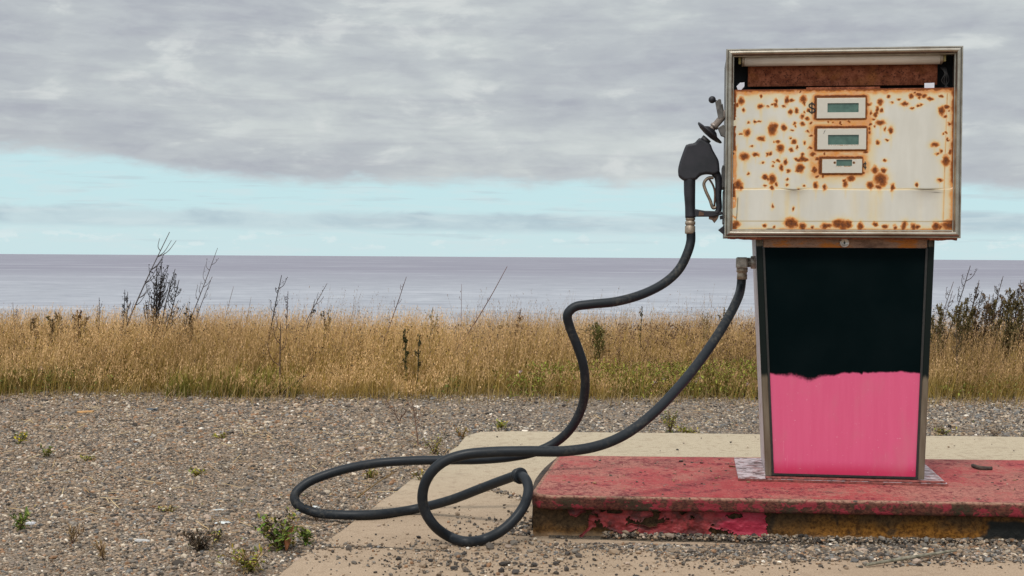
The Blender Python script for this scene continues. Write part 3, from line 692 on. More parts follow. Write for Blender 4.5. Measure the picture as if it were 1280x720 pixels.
for cx_, cy_, sx_q, sy_q, n_q in ((330, 560, 90, 120, 16), (420, 380, 60, 50, 8), (770, 400, 35, 60, 6), (600, 430, 60, 20, 4), (250, 400, 70, 60, 3), (1110, 480, 14, 90, 10), (980, 320, 60, 20, 8)):
    s1 += [(rq.gauss(cx_, sx_q), rq.gauss(cy_, sy_q), rq.uniform(2.5, 6)) for _ in range(n_q)]
for lst, oy in ((s1, 40), (s2, 200)):
    for a, b, r in lst:
        cx, cy, rr = 890 + a / 3.765, oy + b / 3.765, r / 3.765
        el_ = 1 + .25 * math.sin(a * 1.7 + b)
        dd = np.hypot((QX - cx) * el_, (QY - cy) / el_); sh = math.sin(a * .7) * .8
        rust = np.maximum(rust, np.clip(1.12 - dd / (rr * 1.02 + .25) * .62, 0, 1) * (dd < rr * 2.2 + 1))
        stain = np.maximum(stain, 1.0 * np.exp(-(np.maximum(dd - rr, 0) / (1.2 + rr * .42)) ** 1.1))
        if rr > 1.9:                                     # run-off below the bigger spots
            ln = 5 + rr * 6 * (0.5 + .5 * math.sin(a + b)); st = np.exp(-((PX + w1 * 1.2 - cx) / (rr * .55)) ** 2) * np.clip(1 - (PY - cy) / ln, 0, 1) * (PY > cy)
            stain = np.maximum(stain, .70 * st)
BEZ = [(1020.5, 122.3, 1082, 148.5), (1021, 160.5, 1083, 187.5), (1027, 198.5, 1078, 217)]
for x0, y0, x1, y1 in BEZ:
    dd = np.hypot(np.maximum(np.maximum(x0 - QX * .35 - PX * .65, QX * .35 + PX * .65 - x1), 0), np.maximum(np.maximum(y0 - QY * .35 - PY * .65, QY * .35 + PY * .65 - y1), 0))
    rust = np.maximum(rust, np.clip(1.12 - dd / 2.3 * .55, 0, 1) * (dd < 4)); stain = np.maximum(stain, 1.0 * np.exp(-(dd / 7.5) ** 1.4))
mid = np.exp(-(np.maximum(np.abs(PX - 1051) - 34, 0) / 9) ** 2) * sstep(240, 215, PY) * .62; stain = np.maximum(stain, mid * (.5 + fbm(PX * .09, PY * .09, 4, 101)))
# edges
gE = fbm(PX * .16, PY * .16, 4, 103)
dT = PY - 111 + (gE - .5) * 5; rust = np.maximum(rust, np.clip(1.1 - dT / 4.2 * .62, 0, 1)); stain = np.maximum(stain, .95 * np.exp(-np.maximum(dT - 4, 0) / 7))
dR = 1194.5 - PX + (gE - .5) * 4; rust = np.maximum(rust, np.clip(1.2 - dR / 6.0 * .62, 0, 1) * sstep(240, 225, PY)); stain = np.maximum(stain, .85 * np.exp(-np.maximum(dR - 5, 0) / 8))
dS = np.abs(PX - 1181.5 + (PY - 150) * .02); stain = np.maximum(stain, .7 * np.exp(-dS / 2.2) * (fbm(PX * .2, PY * .05, 3, 105) > .42)); rust = np.maximum(rust, .62 * np.exp(-dS / 1.1) * sstep(.45, .6, fbm(PX * .1, PY * .07, 3, 107)) * (PY < 238))
dL = PX - 918.5 + (gE - .5) * 3; stain = np.maximum(stain, .9 * np.exp(-np.maximum(dL - 1.5, 0) / 2.6) * (.3 + .9 * (fbm(PX * .1, PY * .06, 3, 109) > .5))); rust = np.maximum(rust, np.clip(1 - dL / 2.5 * .6, 0, 1) * (fbm(PX * .1, PY * .1, 3, 113) > .55))
dB = 287.6 - PY; stain = np.maximum(stain, .8 * np.exp(-np.maximum(dB - 1, 0) / 3.5) * (.35 + .8 * fbm(PX * .06, PY * .06, 3, 117)))
# faint vertical wash on the lower sheet
for cx, wd, am in ((986, 4, .30), (1000, 2.5, .26), (1094, 11, .24), (1070, 8, .16), (935, 3, .14), (1150, 5, .07)):
    stain = np.maximum(stain, am * np.exp(-((PX - cx + w1 * 2) / wd) ** 2) * sstep(225, 245, PY) * (.5 + fbm(PX * .3, PY * .03, 3, 119)))
for cx, y0, ln, wd in ((964, 162, 34, 3), (933, 200, 24, 2.5), (1114, 168, 24, 1.8), (1102, 158, 20, 2), (1168, 185, 18, 1.6), (952, 135, 22, 2), (1182, 205, 30, 2)):
    stain = np.maximum(stain, .55 * np.exp(-((PX - cx + w1) / wd) ** 2) * np.clip(1 - (PY - y0) / ln, 0, 1) * (PY > y0))
# crease where the lower sheet laps over, with two buckles
def crease(px): return 237.2 + .6 * np.sin(px * .03) + 2.2 * np.exp(-((px - 994) / 11) ** 2) + 1.2 * np.exp(-((px - 1160) / 14) ** 2) - 3.5 * sstep(1186, 1196, px)
cz = crease(PX); lap = sstep(-.5, .5, PY - cz)
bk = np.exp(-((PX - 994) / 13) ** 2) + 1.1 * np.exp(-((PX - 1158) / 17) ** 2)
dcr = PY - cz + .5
dark = np.clip(np.exp(-(dcr / (.5 + .75 * np.clip(bk, 0, 1))) ** 2) * (.25 + .75 * np.clip(bk, 0, 1)), 0, 1) * (PX > 925)  # crevice dirt plus gap shade painted along the crease, strongest at the buckles
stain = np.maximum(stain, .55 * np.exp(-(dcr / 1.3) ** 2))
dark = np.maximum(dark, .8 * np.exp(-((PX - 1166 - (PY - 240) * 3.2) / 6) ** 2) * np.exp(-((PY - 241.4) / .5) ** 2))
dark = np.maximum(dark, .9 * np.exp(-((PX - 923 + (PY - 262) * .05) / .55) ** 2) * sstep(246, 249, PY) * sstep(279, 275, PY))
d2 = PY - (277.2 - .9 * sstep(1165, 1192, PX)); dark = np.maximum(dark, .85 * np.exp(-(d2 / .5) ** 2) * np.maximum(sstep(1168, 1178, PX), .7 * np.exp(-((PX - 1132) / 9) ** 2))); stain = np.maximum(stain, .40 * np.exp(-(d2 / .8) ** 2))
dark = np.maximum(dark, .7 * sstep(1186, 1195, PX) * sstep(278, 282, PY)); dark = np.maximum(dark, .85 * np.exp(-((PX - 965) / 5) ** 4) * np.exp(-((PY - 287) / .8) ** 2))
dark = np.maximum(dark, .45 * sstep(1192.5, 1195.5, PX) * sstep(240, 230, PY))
yoff = -.0022 * lap - .009 * np.clip(bk, 0, 1) * lap * np.exp(-np.maximum(PY - cz, 0) / 7) + .0012 * (fbm(PX * .04, PY * .04, 3, 121) - .5) + .0012 * sstep(-.4, .4, d2)
Vf = np.stack([XX, FY + yoff, ZZ], -1).reshape(-1, 3)
idx = np.arange(nx * nz).reshape(nz, nx); q = np.stack([idx[:-1, :-1], idx[:-1, 1:], idx[1:, 1:], idx[1:, :-1]], -1).reshape(-1, 4)
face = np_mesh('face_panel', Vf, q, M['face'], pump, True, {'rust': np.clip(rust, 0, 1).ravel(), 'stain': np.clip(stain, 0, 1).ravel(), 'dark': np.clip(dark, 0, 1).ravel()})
# top flange of the face panel
fl_ = MB(); fl_.box(fpx0 + .004, fpx1 - .004, FY, FY + .03, fpz1 - .001, fpz1 + .0015); fl_.box(L(1008, 110, FY)[0], L(1100, 110, FY)[0], FY + .001, FY + .012, fpz1 + .002, fpz1 + .0075); fl_.build('flange', M['rust'], face)
# displays
LCD = [(1034.5, 129, 1073, 140.3), (1035, 168.8, 1073.5, 181), (1045.5, 199.6, 1064.8, 207.5)]
for i, (bz, lc) in enumerate(zip(BEZ, LCD)):
    x0, z1 = L(bz[0], bz[1], FY); x1, z0 = L(bz[2], bz[3], FY); a0_, c1_ = L(lc[0], lc[1], FY); a1_, c0_ = L(lc[2], lc[3], FY)
    root = MB()                                           # bezel: plate with a real window
    nxb, nzb = 90, 50; gx_ = np.linspace(x0, x1, nxb); gz_ = np.linspace(z0, z1, nzb); A, B = np.meshgrid(gx_, gz_)
    inside = (A > a0_) & (A < a1_) & (B > c0_) & (B < c1_)
    ex = np.minimum(np.minimum(A - x0, x1 - A), np.minimum(B - z0, z1 - B)); yb = FY - .0052 + .003 * (1 - sstep(0, .0022, ex))
    dwin = np.where(B < c0_, np.hypot(np.maximum(np.maximum(a0_ - A, A - a1_), 0), c0_ - B), 1)
    rr = np.clip(.95 - ex / .0022 * .5, 0, 1) + (0 if i == 0 else 1) * np.clip(.9 - dwin / .0035 * .5, 0, 1) * sstep(.4, .5, fbm(A * 600, B * 600, 2, 131 + i))
    if i == 2:
        for cx_ in (1043.2, 1067):
            hx_, hz_ = L(cx_, 203.4, FY); rr = np.maximum(rr, np.clip(1.2 - np.hypot(A - hx_, B - hz_) / .0035 * .55, 0, 1))
    idx = np.arange(A.size).reshape(A.shape); q = np.stack([idx[:-1, :-1], idx[:-1, 1:], idx[1:, 1:], idx[1:, :-1]], -1)
    cI = (A[:-1, :-1] + A[1:, 1:]) / 2; cJ = (B[:-1, :-1] + B[1:, 1:]) / 2; keep = ~((cI > a0_) & (cI < a1_) & (cJ > c0_) & (cJ < c1_)); q = q[keep]
    bo = np_mesh('display', np.stack([A, yb, B], -1).reshape(-1, 3), q, M['bezel'], pump, False, {'rust': np.clip(rr, 0, 1).ravel()})
    md = bo.modifiers.new('thick', 'SOLIDIFY'); md.thickness = .0035; md.offset = -1
    gm = MB(); gm.box(a0_ - .003, a1_ + .003, FY - .0015, FY - .0007, c0_ - .003, c1_ + .003); gm.build('display_window', M['lcd'], bo)
    if i == 2:
        for cx_ in (1043.2, 1067):
            hx_, hz_ = L(cx_, 203.4, FY); sm = MB(); sm.lathe([(.0001, 0), (.0022, 0), (.0018, .0016), (.0001, .002)], (hx_, FY - .0053, hz_), (0, -1, 0), 12); sm.build('screw', M['ink'], bo)
    if i == 1:
        sc_ = MB(); p0 = L3(1029.5, 167, FY - .0056); p1 = L3(1031.5, 162.5, FY - .0056); sc_.tube([p0, p1], .0006, 6); sc_.build('scratch', M['ink'], bo)
def glyph(name, strokes, rad):
    b = MB()
    for st in strokes: b.tube(catmull([L3(x, y, FY - .0016) for x, y in st], 6), rad, 8, True, .5)
    return b.build(name, M['ink'], face)
glyph('dollar_sign', [[(1018.3, 131.6), (1016.9, 129.9), (1014.4, 129.4), (1012.0, 130.3), (1011.4, 132.2), (1012.6, 134.0), (1015.0, 134.9), (1017.4, 135.9), (1018.5, 137.6), (1017.7, 139.5), (1015.2, 140.4), (1012.6, 140.0), (1011.1, 138.2)], [(1014.9, 127.6), (1014.9, 134.8), (1014.9, 142.2)]], .0021)
glyph('cent_sign', [[(1082.9, 204.7), (1081.6, 203.8), (1080.2, 204.4), (1079.5, 206.5), (1080.1, 208.7), (1081.6, 209.5), (1083.0, 208.5)], [(1081.5, 201.8), (1081.5, 206.5), (1081.5, 211.4)]], .0016)
# cavity above the face
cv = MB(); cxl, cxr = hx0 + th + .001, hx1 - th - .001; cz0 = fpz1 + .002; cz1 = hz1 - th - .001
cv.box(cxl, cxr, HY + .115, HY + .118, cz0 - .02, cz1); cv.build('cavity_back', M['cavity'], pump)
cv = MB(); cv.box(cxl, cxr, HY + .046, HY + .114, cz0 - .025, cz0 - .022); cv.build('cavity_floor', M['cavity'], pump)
rx0, rz1 = L(935, 80, HY + .075); rx1, rz0 = L(1171.5, 106, HY + .075)
rf = MB(); rf.hexa([(rx0, HY + .075, rz0), (rx1, HY + .075, rz0), (rx1, HY + .08, rz0), (rx0, HY + .08, rz0)], [(rx0, HY + .072, rz1 + .02), (rx1, HY + .072, rz1 + .02), (rx1, HY + .077, rz1 + .02), (rx0, HY + .077, rz1 + .02)], .001); rf.build('reflector', M['rust'], pump)
tx0, tz = L(929, 75.2, HY + .045); tx1, tz2 = L(1176, 73.2, HY + .045); tz = (tz + tz2) / 2 
tb = MB(); tb.tube([(tx0, HY + .045, tz), (tx1, HY + .045, tz)], .0195, 28)
tbo = tb.build('lamp_tube', M['tube_glass'], pump)
for xx, sg in ((tx0, -1), (tx1, 1)):
    ec = MB(); ec.lathe([(.0001, 0), (.0201, 0), (.0203, .008), (.0180, .0095), (.0001, .0095)], (xx - sg * .004, HY + .045, tz), (sg, 0, 0), 24); ec.build('end_cap', M['brass'], tbo)
    sk_ = MB(); sk_.box(min(xx + sg * .007, xx + sg * .016), max(xx + sg * .007, xx + sg * .016), HY + .037, HY + .054, tz - .012, tz + .012, .003); sk_.build('socket', M['sock'], tbo)
c1 = MB(); hexp = [L(x, y, HY + .034) for x, y in ((920.5, 108), (925, 103.5), (930.5, 103), (930.5, 108), (926, 113.2), (922, 112))]; c1.prism(hexp, HY + .033, HY + .036, .0006); c1.build('clip', M['clip'], pump)  # added pale piece standing in for a hole that shows the sky
c2 = MB(); hexp = [L(x, y, HY + .034) for x, y in ((1155.5, 104), (1168, 103.5), (1168, 110), (1155.5, 110.3))]; c2.prism(hexp, HY + .033, HY + .036, .0006); c2.build('clip', M['clip'], pump)  # second added sky-coloured piece in place of a see-through hole
wr = MB(); 
for k_ in range(4):
    p = [L3(1176 + k_ * 2, 84, HY + .07), L3(1181 + k_, 92, HY + .06), L3(1177 + k_ * 3, 101, HY + .065), L3(1186 - k_ * 2, 110, HY + .07)]; wr.tube(catmull(p, 6), .0016, 6)
wr.build('loose_wire', M['dark_metal'], pump)
# --- nozzle boot, lever and hook on the left side of the head
NY = .10
bt = MB(); sx_ = hx0
bz1 = L(904, 208, NY)[1]; bz0 = L(904, 280, NY)[1]
bt.box(sx_ - .012, sx_ - .0005, NY - .07, NY + .09, L(904, 236, NY)[1], bz1, .003); bt.box(sx_ - .008, sx_ - .0005, NY - .05, NY + .07, bz0, L(904, 238, NY)[1], .002)
bt.build('nozzle_boot', M['dark_metal'], pump)
hk = MB(); hk.prism([L(897.5, 287.5, NY), L(906.5, 280.5, NY), L(906.5, 295, NY)], NY - .02, NY + .02, .002); hk.prism([L(899.5, 270, NY), L(907, 268, NY), L(907, 273, NY), L(900, 274.5, NY)], NY - .012, NY + .012, .001); hk.build('hook', M['black_plastic'], pump)
lv = MB(); lv.prism([L(894, 128, NY), L(898.5, 124, NY), L(901, 124.5, NY), L(905, 147, NY), L(898, 150, NY)], NY - .012, NY + .004, .002); lv.prism([L(901.5, 131, NY), L(903.5, 129, NY), L(906.5, 149, NY), L(904, 150, NY)], NY + .006, NY + .02, .0015); lv.prism([L(897, 160, NY), L(904, 156, NY), L(907.5, 160, NY), L(907.5, 172, NY), L(901, 170, NY)], NY - .008, NY + .012, .002)
lvo = lv.build('lever', simple('dark_lever_metal', (.07, .065, .06), (.19, .175, .16), 60, .5, .4), pump)
kb = MB(); c_ = L3(890.2, 124.6, NY - .004); pr_ = [(max(.0125 * math.sin(math.pi * i / 14), 1e-4), -.0125 * math.cos(math.pi * i / 14)) for i in range(15)]; kb.lathe(pr_, c_, (0, 0, 1), 24); kb.tube([c_, L3(897, 127.5, NY - .004)], .004, 10); kb.build('knob', M['black_plastic'], lvo)
# --- hose outlet elbow
ey = .14; exl = side_x(L(940, 328, ey)[1])
elb = MB(); cz_ = L(930, 328, ey)[1]; ex0 = L(920, 328, ey)[0]; ex1 = L(934.5, 328, ey)[0]
elb.box(ex0, ex1, ey - .022, ey + .022, cz_ - .021, cz_ + .018, .006, 3); elb.lathe([(.0001, 0), (.0165, 0), (.0165, .012), (.022, .013), (.022, .030), (.019, .032), (.019, .06), (.0001, .06)], (ex1 - .002, ey, cz_), (1, 0, 0), 8)
elo = elb.build('outlet_elbow', M['metal_grey'], pump)
ecx = L(927.6, 340, ey)[0]
en = MB(); en.lathe([(.0001, 0), (.0195, 0), (.0195, .014), (.0165, .016), (.0165, .022), (.0178, .023), (.0178, .040), (.0001, .040)], (ecx, ey, cz_ - .019), (0, 0, -1), 20); en.build('ferrule', M['brass'], elo)
HOSE_END = Vector((ecx, ey, cz_ - .050))

# ================================================================== NOZZLE
nroot_l = L3(863, 272, NY)
nz_w = O + EX * nroot_l.x + EY * nroot_l.y + Vector((0, 0, nroot_l.z))
noz = empty('fuel_nozzle', nz_w, YAW)
tag(noz, 'black fuel nozzle with round splash guard hanging upside down on the pump side', 'fuel nozzle')
def NB(b, name, m, parent=noz): return b.build(name, m, parent, nroot_l)
def n3(px, py, dy=0.): return L3(px, py, NY + dy)
b = MB()
b.prism([L(x, y, NY) for x, y in ((876, 172.5), (888.5, 180), (890, 186), (898.5, 201), (899.8, 216), (893, 219), (883, 217.5), (875, 219.5), (870.5, 225), (855, 226.5), (848, 221), (847.3, 212), (850, 201), (856.5, 183), (859, 180.5), (869, 179), (872, 174))], NY - .022, NY + .022, .009, 4)
NB(b, 'body', M['black_plastic'])
b = MB(); b.tube(catmull([n3(862, 216), n3(862, 240), n3(862.6, 258), n3(863, 272)], 6), [.0205, .0195, .0175, .0180], 18, True, 1.05); NB(b, 'handle', M['black_plastic'])
b = MB(); b.tube(catmull([n3(893, 214), n3(897.5, 222), n3(898, 245), n3(898.5, 262), n3(896, 267)], 6), [.016, .0125, .0105, .0105, .0105], 12, True, 1.1); b.prism([L(x, y, NY) for x, y in ((867, 261), (881, 263.5), (902, 264), (904, 268), (892, 271), (868, 271))], NY - .010, NY + .010, .003); NB(b, 'trigger_guard', M['black_plastic'])
b = MB(); b.tube(catmull([n3(892, 222), n3(885, 222.8), n3(880, 229), n3(882, 238), n3(887.5, 250), n3(891.5, 260), n3(895, 259)], 8), .0055, 10, True, 1.8); NB(b, 'trigger', M['brass'])
b = MB(); b.tube(catmull([n3(886, 223), n3(891, 231), n3(893.5, 240), n3(893, 258)], 6), .0035, 8, True, 1.6); b.prism([L(x, y, NY) for x, y in ((874, 264), (880, 266), (880, 269.5), (873, 270))], NY - .0115, NY + .0115, .001); b.prism([L(x, y, NY) for x, y in ((886, 271), (899, 269), (897, 274), (893, 279), (890, 275), (886, 274))], NY - .006, NY + .006, .001); NB(b, 'latch', simple('rusty_latch', (.05, .03, .02), (.16, .09, .06), 60, .7, .3))
ax0, ax1 = n3(882, 173), n3(906, 146); axd = (ax1 - ax0).normalized()
b = MB(); b.lathe([(.0001, -.012), (.016, -.012), (.017, -.004), (.017, .004), (.0001, .004)], n3(883, 174), axd, 20); NB(b, 'neck', M['dark_metal'])
b = MB(); b.lathe([(.0001, -.004), (.020, -.005), (.038, -.002), (.051, .003), (.054, .007), (.053, .0095), (.046, .010), (.030, .012), (.019, .021), (.012, .023), (.0001, .023)], n3(885.5, 168), axd, 36); NB(b, 'splash_guard', M['black_plastic'])
b = MB(); ln_ = (ax1 - n3(888, 163)).length; b.lathe([(.0001, 0), (.0130, 0), (.0130, .012), (.0110, .0125), (.0110, .017), (.0150, .018), (.0150, .027), (.0120, .028), (.0120, ln_ + .02), (.0001, ln_ + .02)], n3(887.5, 164), axd, 18); NB(b, 'spout', simple('spout_metal', (.20, .165, .145), (.36, .30, .26), 60, .5, .5))
b = MB(); b.lathe([(.0001, 0), (.0165, 0), (.0165, .008), (.0145, .0095), (.0145, .012), (.0175, .0135), (.0175, .0235), (.0150, .025), (.0150, .028), (.0178, .030), (.0178, .052), (.0162, .056), (.0001, .056)], n3(863, 272), (-.02, 0, -1), 22); NB(b, 'swivel', M['brass'])

# ================================================================== HOSE
def wl(p): return O + EX * p[0] + EY * p[1] + Vector((0, 0, p[2]))
n0 = wl(n3(863.6, 290)); e_ = wl(HOSE_END)
path = [n0, n0 + Vector((.0, 0, -.03))]
path += [at(px, py, D) for px, py, D in ((860.5, 313, 4.68), (850, 335, 4.67), (833, 352, 4.65), (805, 367, 4.62), (770, 377, 4.59), (737, 380.5, 4.58), (718, 384, 4.58), (709.5, 393, 4.58), (712, 408, 4.59), (721, 431, 4.6), (729, 456, 4.61), (731.5, 482, 4.63), (727, 510, 4.66), (714, 535, 4.68), (696, 552, 4.7), (672, 564, 4.7), (640, 571, 4.68), (600, 574.5, 4.66), (560, 575, 4.65), (510, 576, 4.64), (460, 580.5, 4.63), (415, 591, 4.6), (382, 605, 4.58), (368.5, 619, 4.56), (371, 630, 4.55), (392, 640, 4.55))]
for px, py in ((425, 643.5), (470, 643), (515, 637)): path.append(ground(px, py, .0165))
path += [at(px, py, D) for px, py, D in ((560, 626, 4.56), (600, 611, 4.46), (632, 599, 4.37), (647, 594.5, 4.32), (657, 599, 4.26), (660.5, 612, 4.22), (656, 630, 4.18), (644, 648, 4.15), (626, 664, 4.13))]
path.append(ground(604, 674.5, .017)); path.append(ground(583, 677, .0165)); path.append(ground(563, 671.5, .022))
path += [at(px, py, D) for px, py, D in ((542, 656, 4.1), (529.5, 634, 4.09), (529, 612, 4.08), (538, 592, 4.07), (555, 577, 4.07), (580, 568.5, 4.07), (615, 565, 4.07), (660, 564, 4.07), (705, 564, 4.08), (745, 558, 4.1), (780, 544, 4.14), (815, 518, 4.2), (850, 482, 4.29), (880, 444, 4.4), (905, 406, 4.51), (920, 378, 4.6))]
path += [e_ + Vector((-.004, -.002, -.035)), e_ + Vector((0, 0, .02))]
hp = catmull(path, 7)
hroot = Vector((hp[len(hp) // 2][0], hp[len(hp) // 2][1], 0))
hroot = Vector(ground(583, 683, 0.)); hose = empty('fuel_hose', hroot)
tag(hose, 'long black rubber fuel hose looping off the pump onto the concrete', 'hose')
b = MB(); b.tube(hp, .0158, 18); hz = b.build('rubber_hose', M['rubber'], hose, hroot)
cpos = Vector(at(648, 594.5, 4.315)); i_ = int(np.argmin(np.linalg.norm(hp - np.array(cpos), axis=1))); cpos = Vector(hp[i_]); cdir = Vector(hp[i_ + 3] - hp[i_ - 3]).normalized()
b = MB(); b.lathe([(.0001, -.016), (.020, -.016), (.023, -.013), (.023, -.005), (.0205, -.003), (.0205, .002), (.0255, .004), (.0265, .008), (.0255, .013), (.021, .015), (.0001, .015)], cpos, cdir, 28); b.build('collar', M['rubber'], hose, hroot)

# ================================================================== LOOSE STONES (uncountable)
ico = bmesh.new(); bmesh.ops.create_icosphere(ico, subdivisions=1, radius=1); IV = np.array([v.co for v in ico.verts]); ico.verts.ensure_lookup_table(); IF = np.array([[v.index for v in f.verts] for f in ico.faces]); ico.free()
PAL = 1.15 * np.array([1.05, 1.0, .93])[None] * np.array([(.27, .205, .150), (.195, .150, .112), (.155, .138, .122), (.075, .064, .056), (.40, .345, .28), (.23, .135, .080), (.150, .148, .148), (.30, .24, .20), (.045, .040, .038), (.56, .52, .47)])
def stones(name, pos, size, colw, squash=(.35, .85), seed=1, dark_bias=None):
    r = np.random.default_rng(seed); n = len(pos); nv = len(IV)
    base = IV[None] * (1 + (r.random((n, nv, 1)) - .5) * .55)
    sc = np.stack([r.uniform(.75, 1.35, n), r.uniform(.6, 1.0, n), r.uniform(*squash, n)], 1) * size[:, None]; base = base * sc[:, None, :]
    a = r.uniform(0, 6.283, n); tx = r.normal(0, .28, n)
    ca, sa = np.cos(a), np.sin(a); ct, st = np.cos(tx), np.sin(tx)
    y = base[..., 1] * ct[:, None] - base[..., 2] * st[:, None]; z = base[..., 1] * st[:, None] + base[..., 2] * ct[:, None]; x = base[..., 0]
    v = np.stack([x * ca[:, None] - y * sa[:, None], x * sa[:, None] + y * ca[:, None], z], -1) + pos[:, None, :]
    f = (IF[None] + (np.arange(n) * nv)[:, None, None]).reshape(-1, 3)
    ci = np.array([r.choice(len(PAL), p=colw)] ) if False else None
    cw = np.asarray(colw, float)
    if cw.ndim == 1: ids = r.choice(len(PAL), n, p=cw / cw.sum())
    else:
        cs = np.cumsum(cw / cw.sum(1, keepdims=True), 1); ids = (r.random((n, 1)) > cs).sum(1).clip(0, len(PAL) - 1)
    c = PAL[ids] * r.uniform(.62, 1.30, (n, 1)); c = np.repeat(c, nv, 0)
    return np_mesh(name, v.reshape(-1, 3), f, M['stone'], None, False, {'col': c})
OUT = np.array(outl)
def in_pad(x, y): return inpoly(x, y, [tuple(p) for p in OUT])
N0 = 520000
Yr = 3.3 + (9.3 - 3.3) * RNG.random(N0) ** 1.12; Xr = (RNG.random(N0) * 2 - 1) * (Yr * .40 + .7)
keep = ~in_pad(Xr, Yr); keep &= (Yr < 8.75 + (fbm(Xr * 1.3, Yr * 0, 3, 141) - .5) * .5)
patch = fbm(Xr * 1.1, Yr * 1.1, 5, 143); dens = np.clip(.20 + 1.5 * (patch - .25), .12, 1); keep &= RNG.random(N0) < dens
Xr, Yr = Xr[keep], Yr[keep]
sz = np.exp(RNG.normal(0, .42, len(Xr))) * .0034 * (1 + .11 * (Yr - 4)); sz = np.clip(sz * (.72 + .6 * fbm(Xr * .9 + 20, Yr * .9, 4, 145)), .002, .018)
zr = terrain_z(Xr, Yr) + sz * .22
wA = np.array([.22, .20, .12, .13, .09, .07, .05, .07, .04, .012]); wB = np.array([.10, .11, .20, .14, .12, .02, .18, .07, .07, .02])
bl_w = np.clip(sstep(-.9, .2, Xr - (Yr - 6.5) * .05 + (fbm(Xr * 1.2, Yr * 1.2, 3, 147) - .5) * 1.6) * sstep(6.0, 6.7, Yr) * sstep(8.6, 8.0, Yr), 0, 1)[:, None]
gr = stones('gravel', np.stack([Xr, Yr, zr], 1), sz, wA * (1 - bl_w) + wB * bl_w, seed=3)
tag(gr, 'brown and grey crushed stone spread over the lot', 'gravel', kind='stuff')
# rubble along the foot of the island and strewn on the concrete
P = []; Sz = []
def strew(n, xa, xb, fy, size, fall=None):
    for _ in range(n):
        px = random.uniform(xa, xb); py = fy(px); g_ = ground(px, py); s_ = size * math.exp(random.gauss(0, .42)); P.append((g_.x, g_.y, s_ * .35)); Sz.append(min(s_, .019))
fx_base = lambda px: 679.5 + (px - 670) * .0085
strew(5200, 745, 1290, lambda px: fx_base(px) + abs(random.gauss(0, 7)) * sstep(720, 860, px) + 1, .0036)
strew(2600, 830, 1290, lambda px: fx_base(px) + abs(random.gauss(0, 10)) + 1, .0040)
strew(1400, 980, 1290, lambda px: fx_base(px) + random.uniform(2, 18), .0042)
strew(700, 670, 800, lambda px: fx_base(px) + abs(random.gauss(0, 6)), .0032)
strew(900, 480, 1000, lambda px: random.gauss(704, 9), .0030)
strew(620, 380, 720, lambda px: random.gauss(694, 12), .0030)
strew(190, 520, 720, lambda px: random.uniform(672, 722), .0058)
strew(170, 560, 668, lambda px: random.gauss(660, 9), .0035)
strew(260, 634, 667, lambda px: 672 - abs(random.gauss(0, 11)) + (667 - px) * -.1, .0055)
strew(110, 380, 660, lambda px: random.uniform(630, 700), .0035)
strew(110, 600, 660, lambda px: 609 + (px - 600) * .29 + random.gauss(0, 2.0), .0045)
strew(160, 345, 480, lambda px: 684 + random.gauss(0, 2.0), .0045)
strew(70, 480, 1280, lambda px: random.uniform(546, 566), .0035)
for _ in range(3800):
    a_ = random.uniform(.22, 1.75); p = fasc_left + fdir * a_ - nrm * (FD - .004 - abs(random.gauss(0, .022)) * min(1., .3 + a_)); s_ = .0036 * math.exp(random.gauss(0, .45)); P.append((p.x, p.y, s_ * .4)); Sz.append(min(s_, .012))
P = np.array(P); Sz = np.array(Sz); kp = in_pad(P[:, 0], P[:, 1])
# never inside the island
u_ = (P[:, 0] - fasc_left.x) * fdir.x + (P[:, 1] - fasc_left.y) * fdir.y; v_ = (P[:, 0] - fasc_left.x) * nrm.x + (P[:, 1] - fasc_left.y) * nrm.y
kp &= ~((u_ > -.012) & (v_ < -.032) & (P[:, 1] < 5.3)); P, Sz = P[kp], Sz[kp]
heap = np.exp(-((np.clip(v_[kp], -.03, 1) + .02) / .05) ** 2) * (u_[kp] > .22) * .016; P[:, 2] += heap * RNG.random(len(P)) + .001
rb = stones('loose_rubble', P, Sz, np.array([.16, .18, .18, .20, .05, .05, .06, .06, .14, .012]), (.4, .8), 5)
tag(rb, 'loose pebbles and grit strewn over the concrete along the island foot', 'pebbles', kind='stuff')
Pt = []; St = []
for (xa, xb, ya, yb, n_) in ((700, 940, 574, 606, 130), (1190, 1280, 580, 626, 40), (720, 1280, 606, 628, 50)):
    for _ in range(n_):
        g_ = ground(random.uniform(xa, xb), random.uniform(ya, yb), ISL); s_ = .003 * math.exp(random.gauss(0, .5)); Pt.append((g_.x, g_.y, ISL + s_ * .3)); St.append(min(s_, .009))
ch = stones('paint_chips', np.array(Pt), np.array(St), np.array([.02, .06, .05, .3, .02, .3, .02, .02, .25, .01]), (.2, .45), 9); tag(ch, 'dark paint chips and grit lying on top of the red island', 'chips', kind='stuff')
# grit wedge along the island foot
n = 200; V = []; uu = np.linspace(.05, FL_ - .1, n)
for a_ in uu:
    h_ = .004 * float(fbm(a_ * 9, 3., 3, 151)) + .001; w_ = .030 + .05 * float(fbm(a_ * 4, 8., 3, 153)) * float(sstep(.1, .6, a_))
    for o_, z_ in ((-.004, h_ + .002), (.012, h_), (w_ * .6, h_ * .4), (w_, .0008), (w_ + .008, -.004)):
        p = fasc_left + fdir * a_ - nrm * FD + nrm * o_; V.append((p.x, p.y, z_))
Fq = [(i * 5 + k, i * 5 + k + 1, (i + 1) * 5 + k + 1, (i + 1) * 5 + k) for i in range(n - 1) for k in range(4)]
gw = np_mesh('sandy_grit', V, [f[::-1] for f in Fq], simple('sandy_grit', (.05, .04, .03), (.30, .22, .145), 210, .95, 0, 1., .008), None, True); tag(gw, 'sandy grit banked against the foot of the red island', 'grit', kind='stuff')
